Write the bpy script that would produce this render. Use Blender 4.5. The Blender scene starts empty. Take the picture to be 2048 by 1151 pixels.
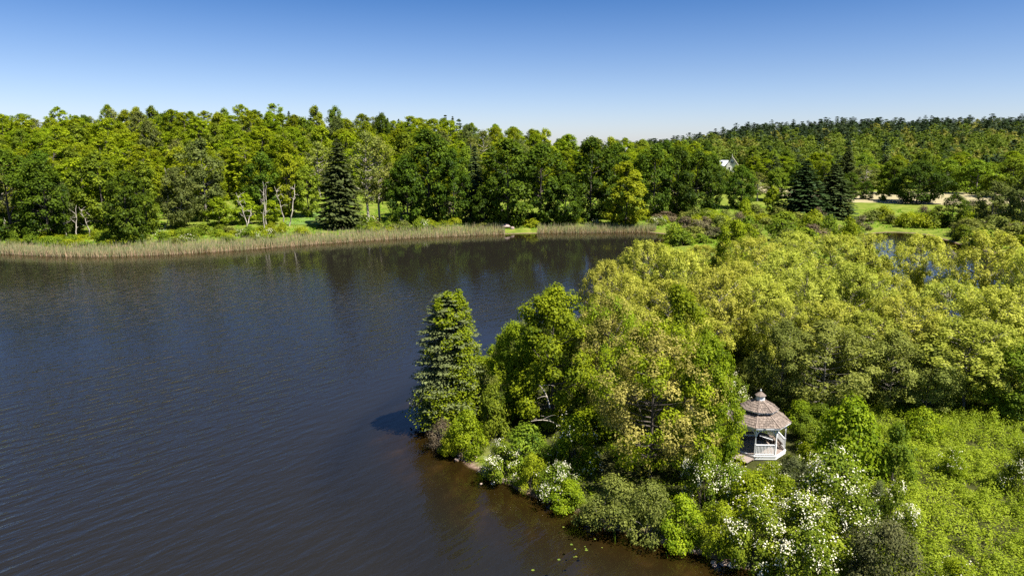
import bpy, math, random
import numpy as np
from math import sin, cos, tan, atan, pi, radians

random.seed(5)
RNG = np.random.default_rng(11)
S = bpy.context.scene
COL = S.collection

# ------------------------------------------------------------------ camera, world, sun, exposure
CAM_H, PITCH, FPX = 21.0, radians(11.2), 1384.0
cam_d = bpy.data.cameras.new('camera')
cam_d.sensor_width = 36.0
cam_d.lens = 36.0 * FPX / 2048.0
cam_d.clip_start, cam_d.clip_end = 0.5, 9000.0
cam = bpy.data.objects.new('camera', cam_d)
COL.objects.link(cam)
cam.location = (0, 0, CAM_H)
cam.rotation_euler = (pi / 2 - PITCH, 0, 0)
S.camera = cam

SUN_EL, SUN_AZ = radians(58), radians(126)          # azimuth from +Y towards +X
wd = bpy.data.worlds.new('World')
S.world = wd
wd.use_nodes = True
nt = wd.node_tree
bg = nt.nodes['Background']
sky = nt.nodes.new('ShaderNodeTexSky')
sky.sky_type = 'NISHITA'
sky.sun_disc = False
sky.sun_elevation = SUN_EL
sky.sun_rotation = SUN_AZ
sky.altitude = 100
sky.air_density = 1.0
sky.dust_density = 0.6
sky.ozone_density = 2.0
tcw = nt.nodes.new('ShaderNodeTexCoord')
sxw = nt.nodes.new('ShaderNodeSeparateXYZ')
nt.links.new(tcw.outputs['Generated'], sxw.inputs[0])
rw = nt.nodes.new('ShaderNodeValToRGB')              # deepens the blue away from the horizon, as a clear dry sky does
rw.color_ramp.elements[0].position = 0.0
rw.color_ramp.elements[0].color = (0.97, 0.99, 1.25, 1)
rw.color_ramp.elements[1].position = 0.21
rw.color_ramp.elements[1].color = (0.24, 0.45, 0.76, 1)
e_ = rw.color_ramp.elements.new(0.105)
e_.color = (0.61, 0.70, 0.95, 1)
e_ = rw.color_ramp.elements.new(0.38)
e_.color = (0.48, 0.68, 0.97, 1)
nt.links.new(sxw.outputs[2], rw.inputs[0])
mw = nt.nodes.new('ShaderNodeMix')
mw.data_type = 'RGBA'
mw.blend_type = 'MULTIPLY'
mw.inputs[0].default_value = 1.0
nt.links.new(sky.outputs[0], mw.inputs[6])
nt.links.new(rw.outputs[0], mw.inputs[7])
nt.links.new(mw.outputs[2], bg.inputs[0])
bg.inputs[1].default_value = 0.056

sun_d = bpy.data.lights.new('sun', 'SUN')
sun_d.energy = 5.0
sun_d.angle = radians(0.5)
sun_d.color = (1.0, 0.955, 0.88)
sun = bpy.data.objects.new('sun', sun_d)
COL.objects.link(sun)
sun.rotation_euler = (pi / 2 - SUN_EL, 0, pi - SUN_AZ)
sun.location = (60, -10, 120)

S.view_settings.view_transform = 'Standard'
S.view_settings.look = 'None'
S.view_settings.gamma = 1
S.view_settings.use_curve_mapping = False
S.view_settings.exposure = 1.4
S.cycles.use_denoising = False
S.cycles.max_bounces = 6
S.cycles.diffuse_bounces = 2
S.cycles.glossy_bounces = 2
S.cycles.transmission_bounces = 3
S.cycles.transparent_max_bounces = 6
S.cycles.caustics_reflective = False
S.cycles.caustics_refractive = False

# ------------------------------------------------------------------ placing helpers
CP, SP = cos(PITCH), sin(PITCH)


def ray(u, v):
    dx, dy = (u - 1024.0) / FPX, -(v - 575.5) / FPX
    return np.array([dx, CP + dy * SP, -SP + dy * CP])


def at(u, v, z=0.0):
    d = ray(u, v)
    t = (z - CAM_H) / d[2]
    return d[0] * t, d[1] * t


def height_at(v, y):
    """height above the water of a point seen at row v, y metres ahead"""
    d = ray(1024, v)
    return CAM_H + d[2] / d[1] * y


def wob(x, y, s, k=0.0):
    return (np.sin(x / s + 1.3 * k + 0.7 * np.sin(y / s * 0.8)) + np.sin(y / s * 1.13 + 2.1 * k + np.sin(x / s * 0.63))
            + 0.6 * np.sin((x + y) / s * 1.9 + k)) / 2.6


def sdist(px, py, poly):
    """signed distance, positive inside"""
    P = np.array(poly)
    Q = np.roll(P, -1, 0)
    best = np.full(px.shape, 1e9)
    inside = np.zeros(px.shape, bool)
    for (ax, ay), (bx, by) in zip(P, Q):
        ex, ey = bx - ax, by - ay
        t = np.clip(((px - ax) * ex + (py - ay) * ey) / (ex * ex + ey * ey + 1e-9), 0, 1)
        best = np.minimum(best, np.hypot(px - ax - t * ex, py - ay - t * ey))
        cond = ((ay > py) != (by > py)) & (px < (bx - ax) * (py - ay) / (by - ay + 1e-12) + ax)
        inside ^= cond
    return np.where(inside, best, -best)


FAR_SHORE = [(-420, 488), (-150, 498), (0, 507), (100, 512), (200, 513), (300, 510), (400, 505), (500, 498), (600, 490),
             (700, 483), (800, 477), (900, 472), (1000, 468), (1100, 466), (1200, 465), (1300, 464)]
ISLE_BACK = [(1340, 470), (1330, 500), (1300, 540), (1260, 580), (1210, 612), (1150, 640), (1080, 668), (1000, 705),
             (930, 762), (880, 802), (853, 832)]
ISLE_FRONT = [(850, 862), (876, 892), (930, 917), (968, 942), (1010, 966), (1050, 986), (1100, 1003), (1150, 1028),
              (1230, 1058), (1300, 1076), (1350, 1088), (1400, 1104), (1450, 1125), (1500, 1143), (1550, 1168),
              (1600, 1230), (1640, 1400), (1660, 1800)]
POND = [at(*p) for p in FAR_SHORE + ISLE_BACK + ISLE_FRONT] + [(6, -80), (-420, -80), (-420, 130)]
POND2 = [at(*p) for p in [(1728, 468), (1780, 464), (1850, 468), (1930, 492), (2048, 520), (2200, 548), (2400, 560),
                          (2400, 720), (2150, 700), (2040, 690), (1940, 668), (1850, 640), (1775, 600), (1748, 540)]]
A_L = [-1.2, -0.74, -0.55, -0.38, -0.16, -0.02, 0.13, 0.24, 0.32, 0.42, 1.2]
G_L = [19, 20, 21, 23, 19, 13, 9, 7.5, 5, 0.6, 0.6]
A_R = [0.0, 0.16, 0.24, 0.34, 0.45, 0.6, 0.78, 1.4]
G_R = [2, 4, 10, 26, 34, 35, 38, 40]


def sstep(a, b, x):
    t = np.clip((x - a) / (b - a), 0, 1)
    return t * t * (3 - 2 * t)


def water_d(x, y):
    d = np.maximum(sdist(x, y, POND), sdist(x, y, POND2))
    return d + 0.35 * wob(x, y, 1.6) + 0.25 * wob(x, y, 0.7, 2)


def hgt(x, y, d=None):
    x = np.asarray(x, float)
    y = np.asarray(y, float)
    if d is None:
        d = water_d(x, y)
    land = -d
    z = np.where(land > 0, 0.02 + 0.95 * (1 - np.exp(-np.maximum(land, 0) / 4.5)) + 0.08 * wob(x, y, 3.0, 1) * np.clip(land / 3, 0, 1),
                 -np.minimum(3.0, 0.20 * np.maximum(d, 0) + 0.02 * np.maximum(d, 0) ** 2))
    a = x / np.maximum(y, 30.0)
    far = np.where(land > 0, 1.0, 0.0) * np.clip(land / 12, 0, 1)
    z = z + far * np.interp(a, A_L, G_L) * sstep(165, 345, y)
    z = z + far * np.interp(a, A_R, G_R) * sstep(352, 720, y)
    z = z + far * 1.2 * sstep(190, 260, y) * sstep(0.25, 0.4, a)
    z = z + far * 0.8 * wob(x, y, 22, 3) * sstep(150, 230, y)
    z = z - 60 * sstep(900, 2600, np.hypot(x, y))
    return z


def h1(x, y):
    return float(hgt(np.array([x]), np.array([y]))[0])


_T = np.concatenate([np.linspace(25, 160, 1400), np.linspace(160.2, 420, 1400), np.linspace(421, 1100, 900)])


def gp(u, v):
    """where the ray through a picture point meets the ground or the water"""
    d = ray(u, v)
    X, Y, Z = d[0] * _T, d[1] * _T, CAM_H + d[2] * _T
    g = np.maximum(hgt(X, Y), 0.0)
    k = np.nonzero(Z <= g)[0]
    i = k[0] if len(k) else len(_T) - 1
    return float(X[i]), float(Y[i]), float(g[i])


# ------------------------------------------------------------------ material helpers
def new_mat(name):
    m = bpy.data.materials.new(name)
    m.use_nodes = True
    n = m.node_tree
    n.nodes.clear()
    out = n.nodes.new('ShaderNodeOutputMaterial')
    return m, n, out


def N(n, t, **kw):
    o = n.nodes.new(t)
    for k, v in kw.items():
        if k.startswith('i_'):
            o.inputs[k[2:].replace('_', ' ')].default_value = v
        else:
            setattr(o, k, v)
    return o


def mix_col(n, fac, a, b, blend='MIX'):
    m = n.nodes.new('ShaderNodeMix')
    m.data_type = 'RGBA'
    m.blend_type = blend
    for sock, val in ((m.inputs[0], fac), (m.inputs[6], a), (m.inputs[7], b)):
        if hasattr(val, 'links'):
            n.links.new(val, sock)
        elif isinstance(val, (int, float)):
            sock.default_value = val
        else:
            sock.default_value = (*val, 1)
    return m.outputs[2]


def leaf_mat(name, c0, c1, trans=0.38, vary=0.25, gloss=0.004, hue=0.03):
    m, n, out = new_mat(name)
    at_ = N(n, 'ShaderNodeAttribute', attribute_name='tint')
    oi = N(n, 'ShaderNodeObjectInfo')
    col = mix_col(n, at_.outputs['Fac'], c0, c1)
    hs = N(n, 'ShaderNodeHueSaturation')
    mr = N(n, 'ShaderNodeMapRange', i_To_Min=0.5 - hue, i_To_Max=0.5 + hue)
    mv = N(n, 'ShaderNodeMapRange', i_To_Min=1 - vary, i_To_Max=1 + vary)
    ml = N(n, 'ShaderNodeMath', operation='FRACT')
    m7 = N(n, 'ShaderNodeMath', operation='MULTIPLY')
    m7.inputs[1].default_value = 7.31
    n.links.new(oi.outputs['Random'], mr.inputs[0])
    n.links.new(oi.outputs['Random'], m7.inputs[0])
    n.links.new(m7.outputs[0], ml.inputs[0])
    n.links.new(ml.outputs[0], mv.inputs[0])
    n.links.new(mr.outputs[0], hs.inputs['Hue'])
    n.links.new(mv.outputs[0], hs.inputs['Value'])
    n.links.new(col, hs.inputs['Color'])
    df = N(n, 'ShaderNodeBsdfDiffuse')
    tr = N(n, 'ShaderNodeBsdfTranslucent')
    n.links.new(hs.outputs[0], df.inputs[0])
    warm = mix_col(n, 1.0, hs.outputs[0], (1.12, 1.22, 0.55), 'MULTIPLY')
    n.links.new(warm, tr.inputs[0])
    mx = N(n, 'ShaderNodeMixShader')
    mx.inputs[0].default_value = trans
    n.links.new(df.outputs[0], mx.inputs[1])
    n.links.new(tr.outputs[0], mx.inputs[2])
    gl = N(n, 'ShaderNodeBsdfGlossy')
    gl.inputs['Roughness'].default_value = 0.55
    gl.inputs[0].default_value = (0.9, 0.95, 1, 1)
    m2 = N(n, 'ShaderNodeMixShader')
    m2.inputs[0].default_value = gloss
    n.links.new(mx.outputs[0], m2.inputs[1])
    n.links.new(gl.outputs[0], m2.inputs[2])
    n.links.new(m2.outputs[0], out.inputs[0])
    return m


def noise(n, vec, scale, detail=4, rough=0.55):
    t = N(n, 'ShaderNodeTexNoise')
    t.inputs['Scale'].default_value = scale
    t.inputs['Detail'].default_value = detail
    t.inputs['Roughness'].default_value = rough
    if vec is not None:
        n.links.new(vec, t.inputs['Vector'])
    return t.outputs[0]


def ramp(n, fac, stops):
    r = N(n, 'ShaderNodeValToRGB')
    e = r.color_ramp.elements
    while len(e) < len(stops):
        e.new(0.5)
    for el, (p, c) in zip(e, stops):
        el.position = p
        el.color = (*c, 1) if not isinstance(c, float) else (c, c, c, 1)
    n.links.new(fac, r.inputs[0])
    return r.outputs[0]


def simple_mat(name, c0, c1, scale=6.0, rough=0.7, bump=0.3, stretch=(1, 1, 1), per_object=0.0):
    m, n, out = new_mat(name)
    tc = N(n, 'ShaderNodeTexCoord')
    mp = N(n, 'ShaderNodeMapping')
    mp.inputs['Scale'].default_value = stretch
    n.links.new(tc.outputs['Object'], mp.inputs[0])
    f = noise(n, mp.outputs[0], scale, 6, 0.62)
    col = ramp(n, f, [(0.3, c0), (0.7, c1)])
    if per_object:
        oi = N(n, 'ShaderNodeObjectInfo')
        hs = N(n, 'ShaderNodeHueSaturation')
        mv = N(n, 'ShaderNodeMapRange', i_To_Min=1 - per_object, i_To_Max=1 + per_object)
        n.links.new(oi.outputs['Random'], mv.inputs[0])
        n.links.new(mv.outputs[0], hs.inputs['Value'])
        n.links.new(col, hs.inputs['Color'])
        col = hs.outputs[0]
    p = N(n, 'ShaderNodeBsdfPrincipled')
    p.inputs['Roughness'].default_value = rough
    n.links.new(col, p.inputs['Base Color'])
    if bump:
        b = N(n, 'ShaderNodeBump')
        b.inputs['Strength'].default_value = bump
        b.inputs['Distance'].default_value = 0.02
        n.links.new(f, b.inputs['Height'])
        n.links.new(b.outputs[0], p.inputs['Normal'])
    n.links.new(p.outputs[0], out.inputs[0])
    return m


M = {}
M['dark_leaf'] = leaf_mat('dark broad leaf', (0.015, 0.034, 0.003), (0.088, 0.138, 0.008), 0.32, 0.2, hue=0.012)
M['mid_leaf'] = leaf_mat('mid green leaf', (0.05, 0.085, 0.006), (0.205, 0.255, 0.016), 0.36, 0.2, hue=0.012)
M['grey_leaf'] = leaf_mat('grey green leaf', (0.05, 0.068, 0.014), (0.145, 0.165, 0.036), 0.32, 0.2, hue=0.012)
M['locust_leaf'] = leaf_mat('yellow green leaf', (0.085, 0.125, 0.004), (0.275, 0.32, 0.009), 0.42, 0.2, hue=0.014)
M['gold_leaf'] = leaf_mat('golden green leaf', (0.13, 0.165, 0.006), (0.31, 0.335, 0.013), 0.42, 0.14, hue=0.01)
M['bright_leaf'] = leaf_mat('bright green leaf', (0.075, 0.125, 0.004), (0.3, 0.36, 0.012), 0.44, 0.16, hue=0.010)
M['straw_leaf'] = leaf_mat('yellow catkin leaf', (0.18, 0.2, 0.018), (0.52, 0.51, 0.08), 0.44, 0.13, hue=0.012)
M['tan_leaf'] = leaf_mat('tan seed leaf', (0.16, 0.15, 0.026), (0.42, 0.365, 0.09), 0.42, 0.13, hue=0.010)
M['deep_leaf'] = leaf_mat('deep green leaf', (0.014, 0.030, 0.003), (0.060, 0.098, 0.008), 0.28, 0.05, hue=0.005)
M['olive_leaf'] = leaf_mat('olive leaf', (0.09, 0.108, 0.018), (0.25, 0.265, 0.05), 0.36, 0.2, hue=0.012)
M['brown_leaf'] = leaf_mat('brownish twig leaf', (0.085, 0.070, 0.035), (0.170, 0.140, 0.075), 0.25, 0.2)
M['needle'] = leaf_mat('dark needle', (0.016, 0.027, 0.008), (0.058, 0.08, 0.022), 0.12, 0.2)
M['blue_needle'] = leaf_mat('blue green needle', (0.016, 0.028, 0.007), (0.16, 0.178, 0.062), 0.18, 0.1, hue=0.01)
M['juniper'] = leaf_mat('juniper needle', (0.028, 0.04, 0.012), (0.11, 0.122, 0.042), 0.12, 0.2)
M['herb'] = leaf_mat('meadow herb leaf', (0.085, 0.165, 0.006), (0.29, 0.41, 0.03), 0.44, 0.05)
M['blossom'] = leaf_mat('white blossom', (0.5, 0.46, 0.3), (0.8, 0.76, 0.6), 0.25, 0.05, gloss=0.0, hue=0.005)
M['reed'] = leaf_mat('reed blade', (0.50, 0.39, 0.23), (0.17, 0.23, 0.10), 0.35, 0.05)
M['bark'] = simple_mat('dark bark', (0.035, 0.027, 0.02), (0.10, 0.08, 0.06), 5, 0.9, 0.6, (1, 1, 0.25))
M['grey_bark'] = simple_mat('grey bark', (0.10, 0.085, 0.065), (0.24, 0.21, 0.17), 5, 0.9, 0.6, (1, 1, 0.25))
M['pale_bark'] = simple_mat('pale dead wood', (0.20, 0.17, 0.13), (0.42, 0.37, 0.30), 3, 0.85, 0.5, (1, 1, 0.3))
M['white'] = simple_mat('weathered white paint', (0.62, 0.62, 0.62), (0.78, 0.78, 0.76), 9, 0.5, 0.1)
M['shingle'] = simple_mat('weathered cedar shingle', (0.092, 0.066, 0.049), (0.215, 0.168, 0.132), 7, 0.85, 0.5, (1, 1, 0.4), 0.28)
M['deck'] = simple_mat('grey deck wood', (0.16, 0.12, 0.10), (0.30, 0.24, 0.20), 8, 0.85, 0.4, (6, 0.6, 1))
M['bench'] = simple_mat('dark bench wood', (0.09, 0.065, 0.05), (0.17, 0.13, 0.10), 8, 0.8, 0.3)
M['vent'] = simple_mat('dark opening', (0.012, 0.011, 0.010), (0.02, 0.018, 0.016), 4, 0.9, 0)
M['house_wall'] = simple_mat('white clapboard', (0.66, 0.62, 0.56), (0.78, 0.75, 0.70), 2, 0.7, 0.1)
M['house_roof'] = simple_mat('brown roof slate', (0.13, 0.12, 0.085), (0.2, 0.185, 0.13), 3, 0.8, 0.2)
M['metal_roof'] = simple_mat('pale metal roof', (0.52, 0.54, 0.60), (0.62, 0.64, 0.70), 1, 0.35, 0.0)
M['pane'] = simple_mat('dark window pane', (0.015, 0.017, 0.02), (0.025, 0.028, 0.03), 1, 0.15, 0.0)
M['stone'] = simple_mat('pink granite', (0.20, 0.14, 0.12), (0.36, 0.27, 0.24), 3, 0.85, 0.6)
M['gravel'] = simple_mat('shore stone', (0.20, 0.14, 0.10), (0.40, 0.31, 0.25), 3, 0.9, 0.5, per_object=0.2)
M['lily'] = leaf_mat('floating leaf', (0.09, 0.13, 0.02), (0.18, 0.22, 0.03), 0.2, 0.1)


# ------------------------------------------------------------------ object helpers
def tag(o, label=None, cat=None, group=None, kind=None):
    if label:
        o['label'] = label
    if cat:
        o['category'] = cat
    if group:
        o['group'] = group
    if kind:
        o['kind'] = kind
    return o


def link(name, me, parent=None):
    o = bpy.data.objects.new(name, me)
    COL.objects.link(o)
    if parent is not None:
        o.parent = parent
    return o


def np_mesh(name, V, Fc, mat, tint=None, smooth=False):
    """V (n,3), Fc (m,k) all faces with k corners"""
    V = np.ascontiguousarray(V, np.float32)
    Fc = np.ascontiguousarray(Fc, np.int32)
    me = bpy.data.meshes.new(name)
    k = Fc.shape[1]
    me.vertices.add(len(V))
    me.vertices.foreach_set('co', V.ravel())
    me.loops.add(Fc.size)
    me.loops.foreach_set('vertex_index', Fc.ravel())
    me.polygons.add(len(Fc))
    me.polygons.foreach_set('loop_start', np.arange(0, Fc.size, k, dtype=np.int32))
    if tint is not None:
        a = me.attributes.new('tint', 'FLOAT', 'FACE')
        a.data.foreach_set('value', np.ascontiguousarray(np.clip(tint, 0, 1), np.float32))
    me.materials.append(mat)
    me.update(calc_edges=True)
    if smooth:
        me.polygons.foreach_set('use_smooth', np.ones(len(Fc), bool))
    return me


def unit(v):
    return v / (np.linalg.norm(v, axis=-1, keepdims=True) + 1e-9)


def leaf_arrays(C, Nn, size, asp=0.6, rng=RNG, T=None):
    """diamond leaves: centre, normal, half length -> verts"""
    n = len(C)
    Nn = unit(Nn)
    if T is None:
        T = rng.normal(size=(n, 3))
    T = unit(T - Nn * np.sum(T * Nn, 1, keepdims=True))
    B = np.cross(Nn, T)
    s = np.asarray(size).reshape(-1, 1)
    fold = Nn * s * 0.18
    V = np.stack([C - T * s, C + B * s * asp - fold, C + T * s, C - B * s * asp - fold], 1).reshape(-1, 3)
    Fc = np.arange(4 * n).reshape(n, 4)
    return V, Fc


def tubes(segs, sides=5):
    """segs: (p0, p1, r0, r1)"""
    P0 = np.array([s[0] for s in segs], float)
    P1 = np.array([s[1] for s in segs], float)
    R0 = np.array([s[2] for s in segs], float)
    R1 = np.array([s[3] for s in segs], float)
    D = unit(P1 - P0)
    ref = np.where(np.abs(D[:, 2:3]) > 0.9, np.array([[1.0, 0, 0]]), np.array([[0, 0, 1.0]]))
    A = unit(np.cross(D, ref))
    B = np.cross(D, A)
    n = len(segs)
    an = np.arange(sides) * 2 * pi / sides
    ring = A[:, None, :] * np.cos(an)[None, :, None] + B[:, None, :] * np.sin(an)[None, :, None]
    V = np.concatenate([P0[:, None] + ring * R0[:, None, None], P1[:, None] + ring * R1[:, None, None]], 1)
    i = np.arange(sides)
    j = (i + 1) % sides
    f = np.stack([i, j, j + sides, i + sides], 1)
    Fc = (f[None] + (np.arange(n) * 2 * sides)[:, None, None]).reshape(-1, 4)
    return V.reshape(-1, 3), Fc


def curve_pts(p0, p1, bend, n=4):
    t = np.linspace(0, 1, n + 1)[:, None]
    return p0 * (1 - t) + p1 * t + np.array(bend) * (4 * t * (1 - t))


def poly_segs(pts, r0, r1):
    n = len(pts) - 1
    rs = np.linspace(r0, r1, n + 1)
    return [(pts[i], pts[i + 1], rs[i], rs[i + 1]) for i in range(n)]


# ------------------------------------------------------------------ plant prototypes
def broadleaf(seed, H=10.0, W=8.0, clear=0.2, nclump=60, nleaf=6000, leaf=0.25, rc=0.16, flat=0.75, shape='oval', mat='mid_leaf',
              bark='bark', r_trunk=None, asp=0.6, up=0.6, blossom=0, bl_size=0.06, stems=1, lean=0.0, mix=None, limbs=None, droop=0.0,
              inner=0.5, lobe=1.0):
    """returns dict of part name -> mesh; crown fills z from clear*H to H"""
    rng = np.random.default_rng(seed)
    zb = clear * H
    k = np.arange(nclump)
    # clump centres: fill the envelope, weighted to its skin
    g = rng.uniform(0, 1, nclump)
    zz = (k + rng.uniform(0, 1, nclump)) / nclump
    zz = rng.permutation(zz)
    ang = k * 2.39996 + rng.normal(0, 0.4, nclump)
    prof = {'oval': lambda t: np.sqrt(np.clip(1 - (2 * (t ** 0.85) - 1) ** 2, 0.02, 1)),
            'round': lambda t: np.sqrt(np.clip(1 - (1.9 * t - 0.85) ** 2, 0.02, 1)),
            'cone': lambda t: np.clip(1.05 - t, 0.05, 1) ** 0.7 * np.clip(t * 6 + .3, 0, 1),
            'dome': lambda t: np.sqrt(np.clip(1 - t ** 2, 0.03, 1)),
            'vase': lambda t: np.clip(0.35 + 0.9 * t, 0, 1) * np.sqrt(np.clip(1 - (np.clip(t - .55, 0, 1) / .47) ** 2, 0.05, 1)),
            'column': lambda t: np.clip(1.12 - 0.5 * t, 0, 1) * np.sqrt(np.clip(1 - np.clip(t - 0.6, 0, 1) ** 2 / 0.165, 0.04, 1))}[shape]
    lob = 1 + lobe * 0.22 * np.sin(ang * 2 + rng.uniform(0, 6)) * np.sin(zz * 7 + rng.uniform(0, 6)) + 0.12 * np.sin(ang * 3 + rng.uniform(0, 6))
    R = W / 2 * prof(zz) * lob * (inner + (1 - inner) * g ** 0.5)
    rcl = W * rc * rng.uniform(0.65, 1.3, nclump)
    Rm = np.maximum(R - rcl * 0.55, 0)
    C = np.stack([Rm * np.cos(ang), Rm * np.sin(ang), zb + zz * (H - zb - rcl * flat * 0.5) + rcl * 0.1 - droop * H * (R / (W / 2)) ** 2], 1)
    C[:, 0] += lean * C[:, 2]
    C[:, 2] = np.maximum(C[:, 2], rcl * flat * 0.55)
    # leaves
    per = rng.multinomial(nleaf, (rcl ** 2) / np.sum(rcl ** 2))
    ci = np.repeat(k, per)
    d = unit(rng.normal(size=(nleaf, 3)))
    rad = rng.uniform(0.12, 1, nleaf) ** 0.45
    lump = 1 + 0.25 * np.sin(d[:, 0] * 5 + ci) * np.sin(d[:, 1] * 5 + 2 * ci)
    off = d * (rad * lump * rcl[ci])[:, None]
    off[:, 2] *= flat
    P = C[ci] + off
    P[:, 2] = np.maximum(P[:, 2], 0.03 + rng.uniform(0, 0.1, nleaf))
    axis = np.stack([np.full(nleaf, 0.0) + lean * P[:, 2], np.zeros(nleaf), np.full(nleaf, zb + 0.45 * (H - zb))], 1)
    outw = unit(P - axis)
    nr = unit(0.7 * d + 0.45 * outw + np.array([0, 0, up + 0.15]) + 0.42 * rng.normal(size=(nleaf, 3)))
    tint = 0.5 + 0.22 * rng.normal(size=nleaf) + 0.16 * rng.normal(size=nclump)[ci]
    sz = leaf * rng.uniform(0.6, 1.25, nleaf)
    out = {}
    sel = np.ones(nleaf, bool)
    if mix:                                            # part of the clumps carry a second foliage (vine, seed)
        m2name, frac, pname = mix
        pick = rng.uniform(0, 1, nclump) < frac
        sel = ~pick[ci]
        V, Fc = leaf_arrays(P[~sel], nr[~sel], sz[~sel], asp, rng)
        out[pname] = np_mesh(pname, V, Fc, M[m2name], tint[~sel])
    V, Fc = leaf_arrays(P[sel], nr[sel], sz[sel], asp, rng)
    out['crown' if stems == 1 else 'foliage'] = np_mesh('leaves', V, Fc, M[mat], tint[sel])
    if blossom:
        q = rng.permutation(nclump)[:max(2, int(nclump * 0.62))]
        cb = rng.choice(q, blossom)
        db = unit(rng.normal(size=(blossom, 3)) + unit(C[cb] - np.array([0, 0, H * 0.3])) * 0.9 + np.array([0, 0, 0.55]))
        # flowers sit in trusses
        trn = max(8, blossom // 7)
        td = db[:trn]
        tb = cb[:trn]
        ti = rng.integers(0, trn, blossom)
        pb = C[tb[ti]] + td[ti] * (rcl[tb[ti]] * 1.02)[:, None] * np.array([1, 1, flat]) + rng.normal(size=(blossom, 3)) * bl_size * 2.6
        pb[:, 2] = np.maximum(pb[:, 2], 0.1)
        V, Fc = leaf_arrays(pb, td[ti] + np.array([0, 0, 0.8]) + 0.4 * rng.normal(size=(blossom, 3)), bl_size * rng.uniform(0.6, 1.2, blossom), 0.85, rng)
        out['blossoms'] = np_mesh('blossoms', V, Fc, M['blossom'], rng.uniform(0, 1, blossom))
    # wood
    rt = r_trunk or H * 0.017
    segs = []
    if stems == 1:
        top = np.array([lean * H * 0.8, 0, H * 0.86])
        tp = curve_pts(np.zeros(3), top, (rng.normal() * W * 0.03, rng.normal() * W * 0.03, 0), 7)
        tp[0][2] = -0.3
        segs += poly_segs(tp, rt, rt * 0.22)
        nl = limbs or max(8, nclump // 3)
        for c in rng.permutation(nclump)[:nl]:
            e = C[c]
            hz = max(0.14 * H, min(e[2] - 0.35 * math.hypot(e[0], e[1]) - 0.04 * H, 0.8 * H))
            i = min(6, int(hz / (0.86 * H) * 7))
            f = hz / (0.86 * H) * 7 - i
            s = tp[i] * (1 - f) + tp[i + 1] * f
            r = rt * (0.50 - 0.3 * hz / H)
            segs += poly_segs(curve_pts(s, e, (0, 0, -0.05 * np.linalg.norm(e - s)), 3), r, r * 0.3)
            for _ in range(2):
                d2 = unit(rng.normal(size=3) + np.array([0, 0, .6])) * rcl[c] * 0.95
                m_ = e * 0.75 + s * 0.25
                segs.append((m_, e + d2, r * 0.35, r * 0.12))
        nm = 'trunk'
    else:
        for i in range(stems):
            e = C[rng.integers(0, nclump)]
            b = np.array([rng.normal() * W * 0.06, rng.normal() * W * 0.06, -0.1])
            segs += poly_segs(curve_pts(b, e, rng.normal(size=3) * W * 0.04, 3), rt, rt * 0.3)
        nm = 'stems'
    V, Fc = tubes(segs)
    out[nm] = np_mesh(nm, V, Fc, M[bark], smooth=True)
    return dict(parts=out, H=H, W=W)


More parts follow.
